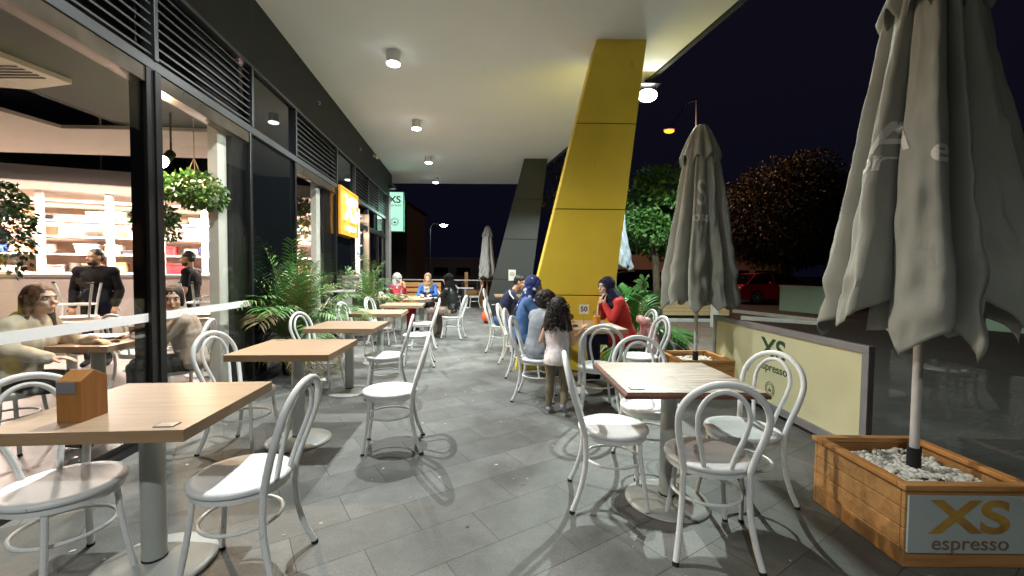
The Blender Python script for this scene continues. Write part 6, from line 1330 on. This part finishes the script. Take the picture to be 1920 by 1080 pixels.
# three women round table 47
J = seated(0.05, arms='lap'); J['elR'] = (0.16, -0.24, 0.82); J['wrR'] = (0.20, -0.13, 1.03); J['hdR'] = (0.1, 0.3, 1); J['pnR'] = (-1, 0, 0); J['elL'] = (0.18, 0.2, 0.80); J['wrL'] = (0.24, 0.02, 1.0); J['hdL'] = (0.0, -0.3, 1); J['pnL'] = (-1, 0, 0)
person('woman in crimson coat and silver headscarf, hands at her mouth, left of table 47', (-2.70, 9.8, 0), R(-12), J, M['skin'], CRIM, CRIM, BLK, None, (SILV, True), head=(R(-8), R(-6)), skirt='coat')
J = seated(0.04)
person('woman in blue blazer and tan headscarf facing the camera behind table 47', (-2.12, 10.75, 0), R(-86), J, M['skin'], BLAZ, BLK, BLK, None, (TANS, True), head=(R(4), R(-5)))
J = seated(0.06, arms='table'); 
person('woman in black leather jacket, black headscarf and patterned skirt, right of table 47', (-1.25, 8.85, 0), R(158), J, M['skin'], LEA, PATT, BLK, None, (BLK, False), head=(R(4), R(-4)), skirt=True)
# row by the pillars
J = seated(0.14, hx=0.02); 
m_ = person('man in a dark navy polo with a white shoulder stripe, leaning on his table', (-0.15, 7.32, 0), R(6), J, M['skin'], NAVY, JEAN, BLK, (HAIRB, 'short'), head=(R(-12), R(-18)), sleeves='short', female=False)
mb = MB(); mb.tube([(0.10, -0.10, 1.06), (0.085, -0.20, 1.055), (0.10, -0.245, 1.0), (0.155, -0.255, 0.93)], 0.012, 8); mb.build('shoulder_stripe', M['paper'], m_)
J = seated(0.07)
person('woman in a blue denim shirt and navy spotted headscarf at table 50', (0.17, 5.50, 0), R(-4), J, M['skin'], DEN, DEN, BLK, None, (NSC, True), head=(R(-10), R(-8)), loose=0.006)
J = seated(0.06, arms='table', seat=0.46, s=0.80, knee=0.40); J['anL'] = (0.24, 0.09, 0.20); J['anR'] = (0.24, -0.09, 0.20); J['toeL'] = (0.34, 0.10, 0.15); J['toeR'] = (0.34, -0.10, 0.15); J['hs'] = 0.92
person('child with curly dark hair in a grey hoodie, seated with the back to the camera', (0.30, 4.62, 0), R(30), J, M['skin'], GREY, cloth('beige_trousers', (0.45, 0.36, 0.28)), cloth('pale_shoes', (0.55, 0.50, 0.46)), (HAIRD, 'curly'), s=0.80, head=(R(5), R(-8)), loose=0.022, hood=True)
# standing girl
s_ = 0.66
J = {'pelvis': (0, 0, 0.55), 'chest': (0.03, 0, 0.78), 'neck': (0.04, 0, 0.90), 'head': (0.055, 0.0, 1.02), 'shL': (0.03, 0.115, 0.865), 'shR': (0.03, -0.115, 0.865),
     'elL': (0.0, 0.165, 0.70), 'wrL': (0.13, 0.13, 0.76), 'elR': (0.01, -0.165, 0.70), 'wrR': (0.21, -0.20, 0.83), 'hdR': (0.9, -0.2, 0.45), 'pnR': (0, 0, -1), 'hdL': (1, 0, 0.1),
     'hipL': (0, 0.062, 0.53), 'hipR': (0, -0.062, 0.53), 'knL': (0.0, 0.065, 0.31), 'knR': (0.045, -0.075, 0.31), 'anL': (-0.01, 0.07, 0.065), 'anR': (-0.06, -0.09, 0.12), 'toeL': (0.09, 0.078, 0.026), 'toeR': (0.02, -0.095, 0.03), 'hs': 0.95}
person('small standing girl with curly dark hair, pale patterned top and khaki leggings', (0.44, 4.10, 0), R(66), J, M['skin'], TIE, KHAKI, cloth('grey_trainers', (0.42, 0.42, 0.47), 20, 0.4), (HAIRD, 'longcurly'), s=s_, head=(R(-8), R(-12)), sleeves='none', loose=0.012, voxel=0.007)
# woman in red
J = seated(0.13, arms='lap', hx=0.02)
J['elL'] = (0.22, 0.20, 0.80); J['wrL'] = (0.285, 0.06, 0.98); J['hdL'] = (-0.15, -0.25, 1); J['pnL'] = (-1, 0.2, 0.2)
J['elR'] = (0.24, -0.17, 0.80); J['wrR'] = (0.335, 0.0, 0.985); J['hdR'] = (-0.15, 0.3, 1); J['pnR'] = (-1, 0, 0.2)
person('woman in bright red coat and plain navy headscarf, hands clasped at her mouth', (1.47, 5.52, 0), R(184), J, M['skin_pale'], REDC, NAVY, BLK, None, (NAVY, False), head=(R(22), R(-3)), skirt='coat', loose=0.008)
t = thing('pink_coat', 'pale pink coat hanging over the chair behind the woman in red', 'coat', (1.69, 5.60, 0), R(186))
mb = MB()
for i in range(7):
    y = -0.15+i*0.05; cap(mb, V((-0.10+0.02*math.sin(i*2), y, 0.74-0.02*abs(i-3))), V((-0.14+0.03*math.sin(i*1.7), y*1.15, 0.33+0.05*math.sin(i*2.3))), 0.035, 0.05, 10)
cap(mb, V((-0.05, -0.12, 0.76)), V((-0.05, 0.12, 0.76)), 0.05, 0.05)
remesh(mb, 'cloth', cloth('pink_wool', (0.75, 0.38, 0.38), 8, 0.2, (0.62, 0.50, 0.50)), t, 0.009, 0.012, 14)
# inside
J = seated(0.09, arms='table', seat=0.43, s=0.95)
J['elR'] = (0.14, -0.26, 0.78); J['wrR'] = (0.36, -0.22, 0.72)
person('woman with long brown hair in cream fleece inside the window at far left', (-3.74, 3.20, 0), R(12), J, M['skin_pale'], FLEE, BLK, BLK, (HAIRM, 'long'), s=0.95, head=(R(-14), R(2)), loose=0.024)
J = seated(0.06, arms='table', seat=0.45, s=0.88)
person('woman in beige jumper with tied back hair, inside right of the black post', (-3.03, 3.95, 0), R(215), J, M['skin_pale'], BEI, BLK, BLK, (HAIRD, 'bun'), s=0.88, head=(R(92), R(-4)), loose=0.02)
def standing(s=1.0, ang=0.0, hands_='down'):
    J = {'pelvis': (0, 0, 0.93*s), 'chest': (0.0, 0, 1.24*s), 'neck': (0.0, 0, 1.42*s), 'head': (0.03, 0, 1.575*s)}
    for k, g in (('L', 1), ('R', -1)):
        J['sh'+k] = (-0.01, g*0.185*s, 1.365*s); J['el'+k] = (-0.02, g*0.25*s, 1.09*s); J['wr'+k] = (0.10, g*0.23*s, 0.87*s)
        if hands_ == 'hips': J['el'+k] = (-0.10, g*0.33*s, 1.12*s); J['wr'+k] = (0.0, g*0.18*s, 0.98*s)
        J['hip'+k] = (0, g*0.09*s, 0.90*s); J['kn'+k] = (0.02, g*0.10*s, 0.49*s); J['an'+k] = (0, g*0.11*s, 0.09*s); J['toe'+k] = (0.14*s, g*0.13*s, 0.035)
    return J
person('bearded waiter in a black sweatshirt standing in front of the kitchen counter', (-5.86, 6.0, 0.006), R(-62), standing(0.965), M['skin_dark'], BLK, BLK, BLK, (HAIRB, 'short'), head=(R(-40), R(-3)), female=False, beard=HAIRB, loose=0.016)
person('waiter in a black short sleeved tee standing sideways by the service ledge', (-4.95, 6.55, 0.006), R(196), standing(0.97), M['skin_dark'], BLK, BLK, BLK, (HAIRB, 'short'), head=(R(0), R(-8)), female=False, sleeves='short', beard=HAIRB)
